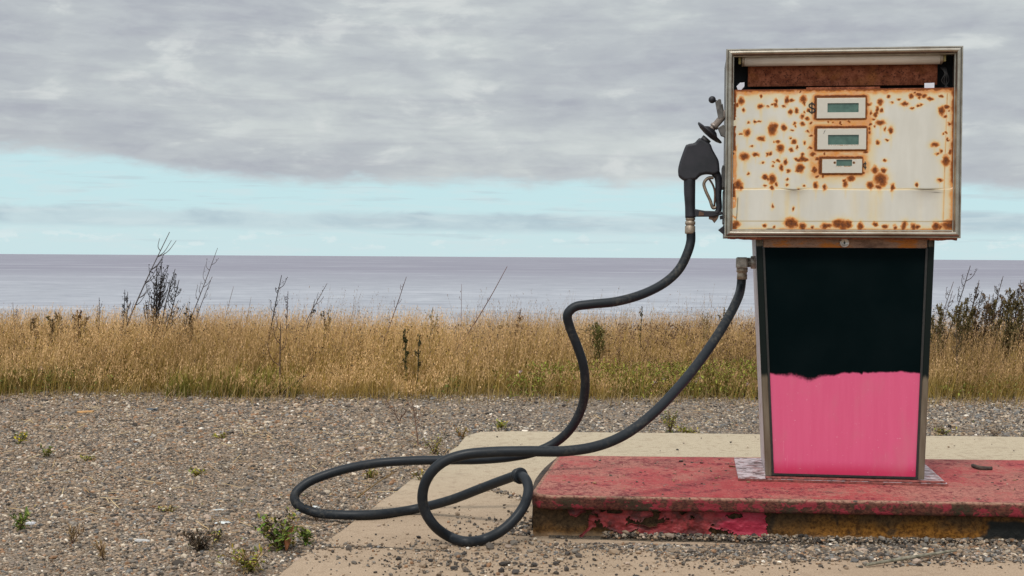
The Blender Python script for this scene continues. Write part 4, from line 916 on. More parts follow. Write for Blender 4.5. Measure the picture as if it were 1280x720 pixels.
# cracks: thin dirt-filled gaps
def crack(name, pts, w, label):
    pts = [ground(*p) for p in pts]; cp = catmull(pts, 14); V = []
    for i, p in enumerate(cp):
        s_ = w * (.4 + 1.2 * float(fbm(i * .35, 2, 3, 161))) * (1 if 0 < i < len(cp) - 1 else .1); yj = (float(fbm(i * .5, 7, 3, 163)) - .5) * .02
        V += [(p[0], p[1] + yj - s_, .0012), (p[0], p[1] + yj, .0028), (p[0], p[1] + yj + s_, .0012)]
    Fq = [(i * 3 + k, (i + 1) * 3 + k, (i + 1) * 3 + k + 1, i * 3 + k + 1) for i in range(len(cp) - 1) for k in range(2)]
    o = np_mesh(name, V, Fq, M['crack'], None, True); return tag(o, label, 'crack', kind='structure')
crack('crack', [(389, 685), (410, 685), (440, 683.5), (470, 684.5), (520, 687), (560, 689)], .006, 'dirt filled crack across the near part of the concrete')
crack('crack', [(600, 608), (625, 615), (645, 621), (662, 627)], .007, 'short dirt filled crack beside the island end')
# two chips, stick on the island, lath at the foot
def stick(name, pts, rad, m, label, cat, flat=1.):
    b = MB(); b.tube(catmull(pts, 5), rad, 8, True, flat); p0 = Vector(pts[0]); o = b.build(name, m, None, p0); o.location = p0; return tag(o, label, cat)
stick('stick', [ground(1216, 582, ISL + .007), ground(1226, 585, ISL + .007), ground(1240, 585.5, ISL + .006)], [.007, .008, .0065], M['darkwood'], 'short dark stick lying on the red island right of the pump', 'stick')
stick('wooden_lath', [ground(1083, 706, .008), ground(1130, 698, .014), ground(1195, 688, .022)], [.0045, .0055, .004], M['wood'], 'grey weathered lath lying in the rubble at the island foot', 'stick')

# ================================================================== GRASS (uncountable)
def blades(n, X, Y, Hh, wid, lean, colb, colt, seed, seeds=0, seedcol=None, bend=.35, kind_frac=None):
    """curved tapering blades: 4 sections, 3 quads each"""
    r = np.random.default_rng(seed); a = r.uniform(0, 6.283, n); face_a = r.uniform(0, 6.283, n)
    l = np.abs(r.normal(0, lean, n)); dx_, dy_ = np.cos(a) * l + .10, np.sin(a) * l; zb_ = terrain_z(X, Y) - .01
    ts = np.array([0, .35, .7, 1.]); ww = np.array([1., .85, .6, .12]); V = np.zeros((n, 8, 3)); Cc = np.zeros((n, 8, 3))
    for i, (tt, w_) in enumerate(zip(ts, ww)):
        px_ = X + dx_ * Hh * (tt * .5 + bend * tt ** 2.4 * 1.6); py_ = Y + dy_ * Hh * (tt * .5 + bend * tt ** 2.4 * 1.6); pz_ = zb_ + Hh * (tt - .16 * l * tt ** 2 * 2)
        ox, oy = np.cos(face_a) * wid * w_ / 2, np.sin(face_a) * wid * w_ / 2
        V[:, i * 2] = np.stack([px_ - ox, py_ - oy, pz_], 1); V[:, i * 2 + 1] = np.stack([px_ + ox, py_ + oy, pz_], 1)
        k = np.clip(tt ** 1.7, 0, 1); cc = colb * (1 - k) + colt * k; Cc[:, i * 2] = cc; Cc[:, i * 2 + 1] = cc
    f = np.array([[0, 1, 3, 2], [2, 3, 5, 4], [4, 5, 7, 6]]); Fq = (f[None] + (np.arange(n) * 8)[:, None, None]).reshape(-1, 4)
    Vv = [V.reshape(-1, 3)]; Fv = [Fq]; Cv = [Cc.reshape(-1, 3)]; base = n * 8
    if seeds:
        hs = np.where(r.random(n) < (kind_frac if kind_frac is not None else .5))[0]; m = len(hs)
        for s in range(seeds):
            tt = .66 + .36 * r.random(m); tt = np.minimum(tt, 1.03); g_ = (tt * .5 + bend * tt ** 2.4 * 1.6); sp = .018 * (1.05 - (tt - .66) / .36) + .003
            cx = X[hs] + dx_[hs] * Hh[hs] * g_ + r.normal(0, 1, m) * sp * .6; cy = Y[hs] + dy_[hs] * Hh[hs] * g_ + r.normal(0, 1, m) * sp * .6; cz_ = zb_[hs] + Hh[hs] * (tt - .32 * l[hs] * tt ** 2)
            ln = r.uniform(.004, .010, m); wd = r.uniform(.0010, .0022, m); an = r.uniform(-.7, .7, m); fa = r.uniform(0, 6.283, m)
            ux, uz = np.sin(an), np.cos(an); c2, s2_ = np.cos(fa), np.sin(fa)
            dvec = np.stack([ux * c2, ux * s2_, uz], 1) * ln[:, None]; svec = np.stack([-s2_, c2, np.zeros(m)], 1) * wd[:, None]; cen = np.stack([cx, cy, cz_], 1)
            Q = np.stack([cen - dvec, cen + svec, cen + dvec, cen - svec], 1); Vv.append(Q.reshape(-1, 3)); Fv.append(np.arange(m * 4).reshape(m, 4) + base); base += m * 4
            Cv.append(np.repeat((seedcol[hs] if seedcol.ndim == 2 else np.tile(seedcol, (m, 1))) * r.uniform(.7, 1.15, (m, 1)), 4, 0))
    return np.vstack(Vv), np.vstack(Fv), np.vstack(Cv)
def strip(n, y0, y1, pw=1., seed=0):
    r = np.random.default_rng(seed); Yg = y0 + (y1 - y0) * r.random(n) ** pw; Xg = (r.random(n) * 2 - 1) * (Yg * .40 + .9); return Xg, Yg
def lerp3(a, b, k): return np.asarray(a)[None] * (1 - k[:, None]) + np.asarray(b)[None] * k[:, None]
parts = []
# main straw grass
n = 90000; Xg, Yg = strip(n, 8.35, 12.6, 1.25, 11)
edge_y = 8.60 + (fbm(Xg * 1.6, Xg * 0 + 2, 4, 171) - .5) * .7; kp = Yg > edge_y + RNG.normal(0, .12, n); Xg, Yg = Xg[kp], Yg[kp]; n = len(Xg)
zone = fbm(Xg * .9, Yg * .9, 4, 173); zone2 = fbm(Xg * 2.2 + 9, Yg * 2.2, 3, 179); rr = RNG.random(n)
frontk = sstep(8.55, 9.3, Yg)
hh = (.17 + .26 * frontk + .34 * (fbm(Xg * 3.1 + 3, Yg * 2.2, 4, 333) - .5)) * (1 + RNG.normal(0, .22, n)); hh = np.clip(hh, .06, .56)
right = sstep(-.3, .6, Xg)
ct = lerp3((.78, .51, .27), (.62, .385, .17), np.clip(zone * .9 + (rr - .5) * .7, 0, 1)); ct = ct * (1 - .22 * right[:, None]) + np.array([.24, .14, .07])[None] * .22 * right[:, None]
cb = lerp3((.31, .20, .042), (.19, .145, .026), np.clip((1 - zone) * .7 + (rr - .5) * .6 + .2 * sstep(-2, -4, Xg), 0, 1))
ct = np.where((rr < .14)[:, None], np.array([.38, .25, .06])[None], ct)
brown = sstep(.52, .66, fbm(Xg * 1.7 + 60, Yg * 1.2, 4, 331)) * (.35 + .40 * right); ct = ct * (1 - brown[:, None]) + np.array([.27, .155, .075])[None] * brown[:, None]
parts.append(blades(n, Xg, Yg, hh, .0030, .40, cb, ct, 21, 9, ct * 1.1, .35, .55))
# low green undergrowth, greener to the far left and behind the hose
n = 15000; Xg, Yg = strip(n, 8.4, 10.2, 1.3, 13); gz = fbm(Xg * 1.1 + 40, Yg * 1.1, 4, 181) + .22 * sstep(-2.6, -3.6, Xg) + .10 * sstep(.2, .6, Xg); kp = gz > .68; Xg, Yg = Xg[kp], Yg[kp]; n = len(Xg); rr = RNG.random(n)
parts.append(blades(n, Xg, Yg, (.10 + .14 * RNG.random(n)), .0075, .6, lerp3((.09, .09, .018), (.15, .125, .025), rr), lerp3((.20, .19, .035), (.34, .27, .06), RNG.random(n)), 23, 0))
# short dry fringe creeping onto the gravel
n = 5000; Xg, Yg = strip(n, 8.0, 8.9, .6, 17); rr = RNG.random(n)
parts.append(blades(n, Xg, Yg, .03 + .10 * rr, .004, .9, lerp3((.22, .16, .06), (.30, .21, .10), rr), lerp3((.45, .30, .15), (.33, .24, .10), RNG.random(n)), 27, 0))
# tall fine heads that break the skyline
n = 7500; Xg, Yg = strip(n, 9.2, 12.2, 1., 19); kp = fbm(Xg * 1.4 + 7, Yg * .2, 4, 191) > .54; Xg, Yg = Xg[kp], Yg[kp]; n = len(Xg)
cdk = lerp3((.22, .15, .10), (.36, .25, .16), RNG.random(n)); parts.append(blades(n, Xg, Yg, .40 + .34 * RNG.random(n) ** 2.2, .0022, .30, cdk, cdk * .9, 29, 9, cdk, .3, .6))
off = 0; Vv, Fv, Cv = [], [], []
for v_, f_, c_2 in parts: Vv.append(v_); Fv.append(f_ + off); Cv.append(c_2); off += len(v_)
gs = np_mesh('dry_grass', np.vstack(Vv), np.vstack(Fv), M['blade'], None, False, {'col': np.vstack(Cv)})
tag(gs, 'tall golden dry grass growing along the cliff top above the sea', 'grass', kind='stuff')

# broad leafy weeds and dark seed heads mixed into the meadow, one mass
def leaves(cen, ln, wd, tilt, seed, up=.4):
    r = np.random.default_rng(seed); n = len(cen); a = r.uniform(0, 6.283, n); e = r.normal(up, tilt, n)
    d = np.stack([np.cos(a) * np.cos(e), np.sin(a) * np.cos(e), np.sin(e)], 1); s = np.stack([-np.sin(a), np.cos(a), np.zeros(n)], 1); nn_ = np.cross(d, s)
    mid_ = cen + d * ln[:, None] * .5; V = np.stack([cen, mid_ + s * wd[:, None] / 2 + nn_ * wd[:, None] * .12, cen + d * ln[:, None] - np.array([0, 0, .15])[None] * ln[:, None], mid_ - s * wd[:, None] / 2 + nn_ * wd[:, None] * .12], 1)
    return V.reshape(-1, 3), np.arange(n * 4).reshape(n, 4)
Vv, Fv, Cv = [], [], []; off = 0
r = np.random.default_rng(33)
for px, py, wpx, hgt, colr, cnt in ((690, 478, 26, .20, (.20, .22, .03), 900), (750, 474, 34, .20, (.22, .22, .03), 1100), (830, 470, 34, .20, (.21, .22, .035), 1200), (880, 472, 40, .20, (.24, .24, .04), 1500), (930, 470, 30, .22, (.22, .23, .035), 1100), (650, 484, 22, .14, (.18, .2, .03), 500), (560, 488, 16, .10, (.14, .16, .03), 240), (90, 480, 40, .15, (.13, .14, .025), 700), (30, 484, 34, .14, (.10, .115, .02), 600), (745, 415, 14, .12, (.09, .085, .03), 260), (1250, 482, 30, .14, (.18, .17, .04), 500), (1195, 485, 20, .10, (.2, .2, .04), 300)):
    D = 8.75 if py > 430 else 9.6; c = at(px, py, D); n = int(cnt * .6); wpx = wpx * .8; X_ = r.normal(c.x, wpx / 1700 * D, n); Y_ = r.normal(D, .18, n); Z_ = terrain_z(X_, Y_) + r.random(n) ** .8 * hgt + (0 if py > 430 else c.z - hgt * .5)
    v_, f_ = leaves(np.stack([X_, Y_, Z_], 1), r.uniform(.018, .045, n), r.uniform(.006, .013, n), .5, int(px)); Vv.append(v_); Fv.append(f_ + off); off += len(v_); Cv.append(np.repeat(np.array(colr)[None] * r.uniform(.55, 1.45, (n, 1)) * np.array([1, 1, 1])[None], 4, 0))
# brown seedy patch behind the hose, dark tufts at far left
for px0, px1, py0, py1, D, cnt, colr in ((770, 950, 405, 465, 8.95, 5200, (.13, .075, .04)), (640, 780, 405, 470, 9.0, 1500, (.15, .09, .045)), (60, 120, 396, 410, 10., 420, (.075, .06, .03)), (150, 230, 395, 418, 9.8, 420, (.05, .04, .025)), (0, 640, 405, 475, 8.95, 5200, (.10, .065, .035)), (1165, 1290, 385, 410, 9.8, 900, (.07, .052, .035)), (1165, 1290, 405, 470, 9.0, 800, (.14, .09, .05))):
    n = cnt; pxs = r.uniform(px0, px1, n); pys = r.uniform(py0, py1, n); clump = fbm(pxs * .12, pys * .10, 3, int(px0) + 5) > .46; pxs, pys = pxs[clump], pys[clump]; n = len(pxs)
    cen = np.array([tuple(at(a_, b_, D + r.normal(0, .22))) for a_, b_ in zip(pxs, pys)]); cen[:, 2] = np.maximum(cen[:, 2], terrain_z(cen[:, 0], cen[:, 1]) + .02)
    v_, f_ = leaves(cen, r.uniform(.010, .022, n), r.uniform(.005, .010, n), .8, int(px0) + 1, .9); Vv.append(v_); Fv.append(f_ + off); off += len(v_); Cv.append(np.repeat(np.array(colr)[None] * r.uniform(.6, 1.6, (n, 1)), 4, 0))
# a few thistle and clover blooms
fl_px = [(51, 462), (723 * .264 + 460, 465), (818, 478), (861, 476), (870, 478), (874, 474), (935, 480), (829, 475)]
for a_, b_ in fl_px:
    n = 26; c = np.array(tuple(at(a_, b_, 8.62))); cen = c + r.normal(0, .006, (n, 3)); v_, f_ = leaves(cen, np.full(n, .010), np.full(n, .005), .6, int(a_) + 3, .6); Vv.append(v_); Fv.append(f_ + off); off += len(v_); Cv.append(np.tile(np.array([.52, .40, .46]), (n * 4, 1)))
mw = np_mesh('meadow_weeds', np.vstack(Vv), np.vstack(Fv), M['leafy'], None, False, {'col': np.vstack(Cv)}); tag(mw, 'green leafy weeds and brown seed heads growing through the dry grass', 'weeds', kind='stuff')

# ================================================================== SINGLE WEEDS ON THE SKYLINE
def dead_weed(base_px, tip_px, D, label, twigs=6, tw_len=.12, bushy=0, colr=(.045, .036, .034), curve=.02, r0=.0034, group=None, seedlen=.012, stems=1, lean_sp=.25, name='dead_weed', cat='dead weed'):
    rnd = random.Random(int(base_px[0] * 7 + tip_px[1])); bp = at(*base_px, D); tip = at(*tip_px, D)
    d = (tip - bp); zg = float(terrain_z(bp.x, bp.y)); k = (zg - bp.z) / d.z; g0 = bp + d * k if abs(k) < 1.6 else Vector((bp.x, bp.y, zg)); g0.z = zg
    root = empty(name, g0); tag(root, label, cat, group); st = MB(); tw = MB(); sd_c = []; 
    for s in range(stems):
        tp = tip.copy() if s == 0 else tip + Vector((rnd.uniform(-1, 1) * lean_sp * d.length, rnd.uniform(-.1, .1), -rnd.uniform(.02, .45) * d.length))
        side = Vector((rnd.choice((-1, 1)), rnd.uniform(-.4, .4), 0)); ln = (tp - g0).length
        pts = [g0, g0.lerp(tp, .35) + side * curve * ln * .6, g0.lerp(tp, .7) + side * curve * ln * .5, tp]; cp = catmull(pts, 7); st.tube([Vector(p) - g0 for p in cp], [r0 * 1.5, r0 * 1.15, r0 * .6], 6)
        for i in range(twigs):
            f = .38 + .55 * (i + rnd.random() * .7) / twigs; q0 = Vector(cp[min(int(f * (len(cp) - 1)), len(cp) - 1)]); sg = rnd.choice((-1, 1)); l = tw_len * rnd.uniform(.4, 1.) * (1.25 - f * .7)
            ax = (tp - g0).normalized(); o_ = Vector((sg * rnd.uniform(.5, 1.15), rnd.uniform(-.6, .6), 0)); q1 = q0 + (ax * .6 + o_ * .7) * l * .55; q2 = q0 + (ax * 1.1 + o_ * .6) * l
            tp_ = catmull([q0, q1, q2], 4); tw.tube([Vector(p) - g0 for p in tp_], [r0 * .75, r0 * .4], 4)
            if bushy:
                for j in range(int(bushy * 1.3)): sd_c.append(tuple(q0.lerp(q2, rnd.uniform(.2, 1.0)) + Vector((rnd.gauss(0, .004), rnd.gauss(0, .004), rnd.gauss(0, .004))) - g0))
        if bushy:
            for j in range(bushy * 3):
                f = 1 - rnd.random() ** 1.3 * .75; sd_c.append(tuple(Vector(cp[min(int(f * (len(cp) - 1)), len(cp) - 1)]) + Vector((rnd.gauss(0, .006), rnd.gauss(0, .006), rnd.gauss(0, .006))) - g0))
    def col_obj(mb, nm):
        o = mb.build(nm, M['twig'], root); n = len(o.data.vertices); a = o.data.attributes.new('col', 'FLOAT_COLOR', 'POINT'); cc = np.tile(np.array([*colr, 1.], np.float32), (n, 1)) * np.repeat(RNG.uniform(.8, 1.3, (n // 4 + 1, 1)), 4, 0)[:n].astype(np.float32); a.data.foreach_set('color', cc.ravel())
    col_obj(st, 'stem')
    if twigs: col_obj(tw, 'twigs')
    if sd_c:
        n = len(sd_c); v_, f_ = leaves(np.array(sd_c), RNG.uniform(.7, 1.7, n) * seedlen, RNG.uniform(.4, .8, n) * seedlen, .5, int(base_px[0]), 1.0); np_mesh('seed_heads', v_, f_, M['twig'], root, False, {'col': np.repeat(np.array(colr)[None] * RNG.uniform(.6, 1.5, (n, 1)), 4, 0)})
    return root
G = 'dead weeds standing above the grass'
thin = (.11, .095, .095); dk = (.035, .029, .027); br2 = (.10, .06, .04)
dead_weed((163, 405), (212, 290), 9.8, 'tallest bare leaning stalk, its tip reaching above the sea horizon', 12, .19, 0, thin, .03, .0042, G)
dead_weed((192, 410), (202, 330), 9.7, 'dark bushy dead weed with crowded seed spikes, largest against the sea', 10, .19, 15, dk, .05, .004, G, .013, 4, .34)
dead_weed((206, 408), (219, 336), 9.72, 'dark spiky dead weed close behind the largest bushy one', 9, .16, 13, dk, .05, .0036, G, .012, 3, .3)
dead_weed((150, 405), (156, 362), 9.8, 'narrow dark seedy weed just left of the tallest stalk', 6, .07, 14, dk, .02, .003, G, .012, 2, .12)
dead_weed((119, 402), (124, 372), 9.8, 'small dark forked weed, leftmost of the dead weeds', 4, .07, 8, dk, .03, .0028, G, .010, 2, .3)
dead_weed((237, 396), (272, 310), 9.9, 'tall thin pale stalk leaning right past the bushy dark weed', 9, .17, 2, thin, .02, .003, G)
dead_weed((246, 400), (265, 346), 9.85, 'shorter thin stalk leaning beside the tall thin pale one', 6, .07, 3, thin, .02, .0028, G)
dead_weed((272, 402), (292, 358), 9.9, 'faint thin bent stem between the leaning stalks and the forked spike', 3, .08, 0, (.2, .16, .14), .05, .0022, G)
dead_weed((285, 398), (314, 371), 9.9, 'faint low stem leaning far right above the grass', 2, .06, 0, (.2, .16, .14), .05, .002, G)
dead_weed((341, 404), (352, 344), 9.6, 'upright dark spike with bare forked side branches', 7, .12, 7, dk, .015, .0036, G, .011)
dead_weed((352, 406), (360, 364), 9.6, 'brown seedy spike right beside the upright dark forked one', 6, .07, 9, (.07, .05, .05), .02, .003, G, .011)
dead_weed((362, 412), (394, 374), 9.5, 'dark weed leaning hard right with seeds low on its stem', 5, .07, 10, (.06, .045, .03), .02, .0034, G, .012)
dead_weed((378, 414), (409, 354), 9.5, 'slender stalk with fine twigs leaning right, crossing the hard leaning weed', 6, .09, 1, thin, .02, .0028, G)
dead_weed((485, 408), (508, 346), 9.6, 'slender bare stalk leaning right in front of the middle sea', 5, .08, 1, (.13, .09, .08), .02, .003, G)
dead_weed((593, 396), (634, 333), 9.7, 'bare reddish stalk with a bent tip near the picture middle', 2, .05, 0, (.16, .10, .085), .05, .0032, G)
dead_weed((572, 398), (577, 355), 9.8, 'very fine upright stem left of the bent reddish stalk', 3, .05, 1, (.22, .17, .16), .02, .002, G)
dead_weed((640, 402), (651, 386), 9.4, 'brown flat headed weed rising just over the grass, left of the hose bend', 4, .05, 16, br2, .02, .003, G, .014)
dead_weed((507, 462), (506, 412), 8.8, 'dark leafy stem standing within the golden grass, taller of a pair', 4, .05, 22, (.055, .06, .025), .01, .003, G, .016)
dead_weed((522, 462), (524, 418), 8.8, 'dark leafy stem standing within the golden grass, shorter of a pair', 3, .05, 16, (.065, .06, .03), .01, .003, G, .015)
dead_weed((800, 404), (803, 384), 9.4, 'green brown leafy weed top between the two hose strands', 4, .06, 14, (.09, .075, .04), .02, .003, G, .016)
dead_weed((900, 408), (906, 384), 9.4, 'pale brown leafy weed top behind the hose near the pump', 5, .07, 16, (.17, .12, .05), .02, .003, G, .016)
dead_weed((350, 494), (351, 402), 8.55, 'tall dry forked stalk at the gravel edge, in front of the grass', 4, .16, 3, (.10, .065, .045), .01, .0036, G)
dead_weed((345, 497), (386, 466), 8.5, 'dry stem sprawling low from the gravel edge', 3, .07, 1, (.10, .065, .045), .02, .003, G)
dead_weed((1186, 410), (1213, 332), 9.4, 'tallest dark seedy weed right of the pump', 8, .13, 10, (.06, .048, .045), .02, .0036, G, .011, 1)
dead_weed((1176, 405), (1192, 352), 9.4, 'feathery weed leaning right close beside the pump edge', 8, .10, 5, (.12, .095, .09), .02, .003, G, .010, 2, .25)
dead_weed((1212, 405), (1224, 350), 9.5, 'dense brown weed behind the tallest one right of the pump', 7, .10, 14, (.08, .06, .05), .02, .0032, G, .012, 3, .2)
dead_weed((1240, 405), (1254, 345), 9.5, 'brown seedy weed clump between two others near the right picture edge', 7, .10, 12, (.08, .062, .05), .02, .0032, G, .012, 3, .3)
dead_weed((1266, 405), (1276, 350), 9.4, 'thick brown weed clump at the right picture edge', 8, .11, 16, (.075, .055, .04), .02, .0034, G, .013, 4, .3)
dead_weed((1197, 470), (1196, 412), 8.8, 'dark dry stem standing in the grass right of the pump', 4, .07, 8, (.10, .07, .045), .01, .003, G, .012)

OL = (.135, .105, .045); BR = (.13, .085, .05)
dead_weed((1170, 412), (1177, 378), 9.3, 'short olive brown bushy weed touching the pump edge at its right', 7, .11, 22, OL, .03, .003, G, .018, 3, .4)
dead_weed((1203, 415), (1207, 372), 9.25, 'broad olive bush in front of the tallest weed right of the pump', 8, .14, 26, OL, .03, .003, G, .019, 4, .45)
dead_weed((1233, 415), (1237, 368), 9.3, 'broad brown bush low beside the seedy clump near the right edge', 8, .14, 26, BR, .03, .003, G, .018, 4, .45)
dead_weed((1260, 415), (1262, 360), 9.2, 'dense brown green bush below the thick clump at the right edge', 8, .15, 28, OL, .03, .003, G, .019, 4, .45)
dead_weed((1281, 412), (1279, 352), 9.3, 'brown green bush cut by the right picture edge', 8, .14, 24, BR, .03, .003, G, .018, 4, .4)
dead_weed((70, 408), (73, 390), 9.6, 'low dark leafy bush at left, lowest of three along the grass top', 7, .10, 20, (.06, .052, .025), .03, .003, G, .018, 4, .5)
dead_weed((92, 408), (97, 388), 9.6, 'low reddish brown leafy bush at left between two darker ones', 7, .09, 20, (.09, .052, .028), .03, .003, G, .018, 4, .5)
dead_weed((42, 410), (44, 392), 9.5, 'thin low weed near the left picture edge', 5, .08, 10, (.10, .07, .04), .03, .0028, G, .014, 3, .5)
dead_weed((17, 410), (16, 378), 9.7, 'wispy pale weed at the left picture edge', 6, .09, 4, (.17, .13, .11), .03, .0024, G, .010, 2, .4)
dead_weed((232, 408), (234, 384), 9.6, 'low dark leafy weed right of the bushy one, at the foot of the leaning stalks', 6, .08, 14, (.05, .045, .03), .03, .003, G, .015, 3, .4)
dead_weed((405, 405), (411, 388), 9.6, 'small dark leafy weed right of the crossing slender stalks', 5, .07, 12, (.06, .05, .03), .03, .0028, G, .015, 3, .4)
dead_weed((536, 405), (541, 384), 9.6, 'small leafy green weed top right of the slender leaning stalk', 5, .07, 10, (.09, .08, .03), .03, .0026, G, .014, 2, .4)
dead_weed((745, 424), (747, 402), 9.2, 'small olive leafy weed in the grass just right of the upright hose', 6, .09, 12, (.12, .115, .035), .03, .003, G, .02, 4, .5)
dead_weed((880, 408), (884, 390), 9.4, 'low tan leafy weed top left of the pale brown one behind the hose', 5, .07, 12, (.16, .12, .06), .03, .0026, G, .014, 3, .4)

# ================================================================== SMALL PLANTS ON THE GRAVEL
def small_plant(px, py, hgt, wid, n, cols, label, lw=(.012, .03), lf=.010, z=-.012, twig=0, name='small_weed', cat='weed', seed=0, up=.5):
    r = np.random.default_rng(int(px * 3 + py)); g0 = Vector(ground(px, py, z)); g0.z = float(min(terrain_z(g0.x, g0.y), .0)); root = empty(name, g0); tag(root, label, cat, 'small weeds on the gravel')
    st = MB(); tips = []
    for i in range(max(4, n // 14)):
        a = r.uniform(0, 6.283); l = r.uniform(.4, 1.); tp = Vector((math.cos(a) * wid * l, math.sin(a) * wid * l * .8, hgt * r.uniform(.5, 1.))); st.tube(catmull([(0, 0, 0), tp * .5 + Vector((0, 0, hgt * .12)), tp], 4), [.0016, .0007], 5); tips.append(tp)
    o = st.build('stem', M['twig'], root); nv_ = len(o.data.vertices); a_ = o.data.attributes.new('col', 'FLOAT_COLOR', 'POINT'); a_.data.foreach_set('color', np.tile(np.array([.10, .06, .04, 1], np.float32), (nv_, 1)).ravel())
    ti = r.integers(0, len(tips), n); kk = r.random(n) ** .7; cen = np.array([tuple(tips[i]) for i in ti]) * kk[:, None] + r.normal(0, wid * .10, (n, 3)); cen[:, 2] = np.abs(cen[:, 2])
    v_, f_ = leaves(cen, r.uniform(*lw, n), r.uniform(.6, 1.3, n) * lf, .5, int(px), up); cols = np.array(cols); c = cols[r.integers(0, len(cols), n)] * r.uniform(.6, 1.4, (n, 1)); np_mesh('leaves', v_, f_, M['leafy'], root, False, {'col': np.repeat(c, 4, 0)})
    return root
YG = [(.30, .28, .035), (.22, .23, .03), (.14, .16, .03), (.36, .26, .05)]; GR = [(.09, .15, .02), (.13, .18, .03), (.17, .19, .035)]; DR = [(.28, .19, .09), (.38, .26, .13), (.20, .12, .06)]; DKB = [(.035, .028, .02), (.07, .05, .03), (.10, .07, .04)]
big = small_plant(350, 688, .105, .095, 300, [(.20, .19, .025), (.15, .16, .025), (.26, .20, .04)] + GR + DKB[:2], 'yellow green leafy weed with a red leaf at the concrete edge', (.012, .032), .012)
def big_leaf(root, pts, w, colr, name):
    cp = catmull(pts, 6); V = []; m_ = len(cp)
    for i, p in enumerate(cp):
        s = math.sin(math.pi * (.06 + .94 * i / (m_ - 1))) * w; V += [(p[0] - s, p[1], p[2] + s * .15), (p[0], p[1] + .004, p[2]), (p[0] + s, p[1], p[2] + s * .15)]
    Fq = [(i * 3 + k, i * 3 + k + 1, (i + 1) * 3 + k + 1, (i + 1) * 3 + k) for i in range(m_ - 1) for k in range(2)]
    o = np_mesh(name, V, Fq, M['leafy'], root, True, {'col': np.tile(np.array(colr), (len(V), 1))}); o['label'] = 'upright reddish brown leaf'
big_leaf(big, [(.022, -.02, .005), (.03, -.025, .045), (.045, -.02, .085)], .010, (.27, .11, .05), 'red_leaf')
small_plant(383, 680, .06, .035, 90, GR, 'bright green weed right beside the yellow one at the concrete edge', (.012, .026), .010)
small_plant(314, 714, .075, .085, 210, YG + DR, 'yellowish low weed in the near gravel by the concrete', (.010, .026), .008)
small_plant(250, 688, .06, .075, 220, DKB, 'dark dead tuft on the gravel', (.012, .03), .006)
small_plant(272, 676, .03, .03, 60, DKB + YG[:1], 'small dark tuft with a trace of green behind the dead one', (.010, .02), .006)
small_plant(26, 662, .06, .05, 90, GR, 'green tuft at the left picture edge', (.015, .035), .007)
small_plant(24, 556, .05, .05, 70, [(.42, .33, .03), (.10, .12, .03)], 'yellow flowering tuft far left on the gravel', (.012, .022), .012)
small_plant(57, 572, .05, .04, 60, GR + YG, 'small green tuft right of the yellow flowering one', (.012, .025), .009)
small_plant(246, 596, .03, .04, 60, YG, 'bright yellow green tuft left of the hose loop', (.010, .022), .010)
small_plant(276, 549, .03, .05, 60, YG, 'flat olive tuft in the middle of the gravel lot', (.010, .022), .010)
small_plant(107, 576, .02, .04, 40, YG, 'low olive sprig between two green tufts', (.010, .02), .009)
small_plant(205, 640, .02, .05, 50, YG + DR, 'low yellowish sprig in the near gravel', (.010, .02), .008)
small_plant(625, 536, .045, .05, 110, YG, 'yellow green clump behind the back edge of the concrete', (.012, .025), .009)
small_plant(838, 539, .13, .06, 170, YG, 'upright yellow green weed behind the concrete, between hose and pump', (.012, .03), .007)
small_plant(862, 541, .035, .08, 130, YG, 'low spreading yellow green mat at the foot of the upright weed', (.010, .024), .008)
small_plant(1180, 543, .05, .09, 110, YG + DR, 'low olive weed behind the concrete right of the pump', (.012, .026), .008)
small_plant(1245, 544, .05, .07, 60, DR + DKB, 'dry brown weed behind the concrete near the right edge', (.012, .026), .007)
small_plant(462, 598, .04, .05, 110, DR + YG, 'dry yellow tuft inside the long hose loop', (.012, .028), .006)
small_plant(528, 604, .05, .05, 120, YG + DR, 'yellow brown tuft at the concrete edge behind the hose', (.012, .028), .006)
small_plant(543, 568, .11, .06, 130, DR + YG, 'tall yellow brown weed at the concrete edge above the hose', (.010, .024), .006)
small_plant(578, 548, .06, .05, 90, [(.28, .14, .04), (.22, .18, .04)], 'rusty orange weed at the far corner of the concrete', (.010, .024), .007)
small_plant(395, 652, .10, .06, 60, DR + DKB, 'dry twiggy weed poking through the left hose bend', (.008, .018), .004)
small_plant(130, 700, .05, .04, 60, DR, 'pale straw tuft in the near gravel at left', (.02, .045), .004, up=1.)
small_plant(90, 680, .05, .04, 60, DR, 'pale straw tuft between two green tufts in the near gravel', (.02, .045), .004, up=1.)
dead_weed((524, 566), (515, 502), 6.4, 'tall thin dry stalk rising from the gravel behind the hose', 8, .10, 3, (.17, .10, .07), .02, .0022, None, .008, name='dry_stalk', cat='dry stalk')
dead_weed((500, 529), (492, 508), 7.4, 'small curled dry twig weed on the gravel left of the tall stalk', 6, .10, 0, (.12, .07, .05), .1, .0022, None, .008, 2, .5, name='dry_stalk', cat='dry stalk')
dead_weed((455, 616), (492, 590), 5.0, 'dry twig leaning across the gravel inside the long hose loop', 4, .06, 2, (.20, .13, .06), .03, .002, None, .008, name='dry_stalk', cat='dry stalk')

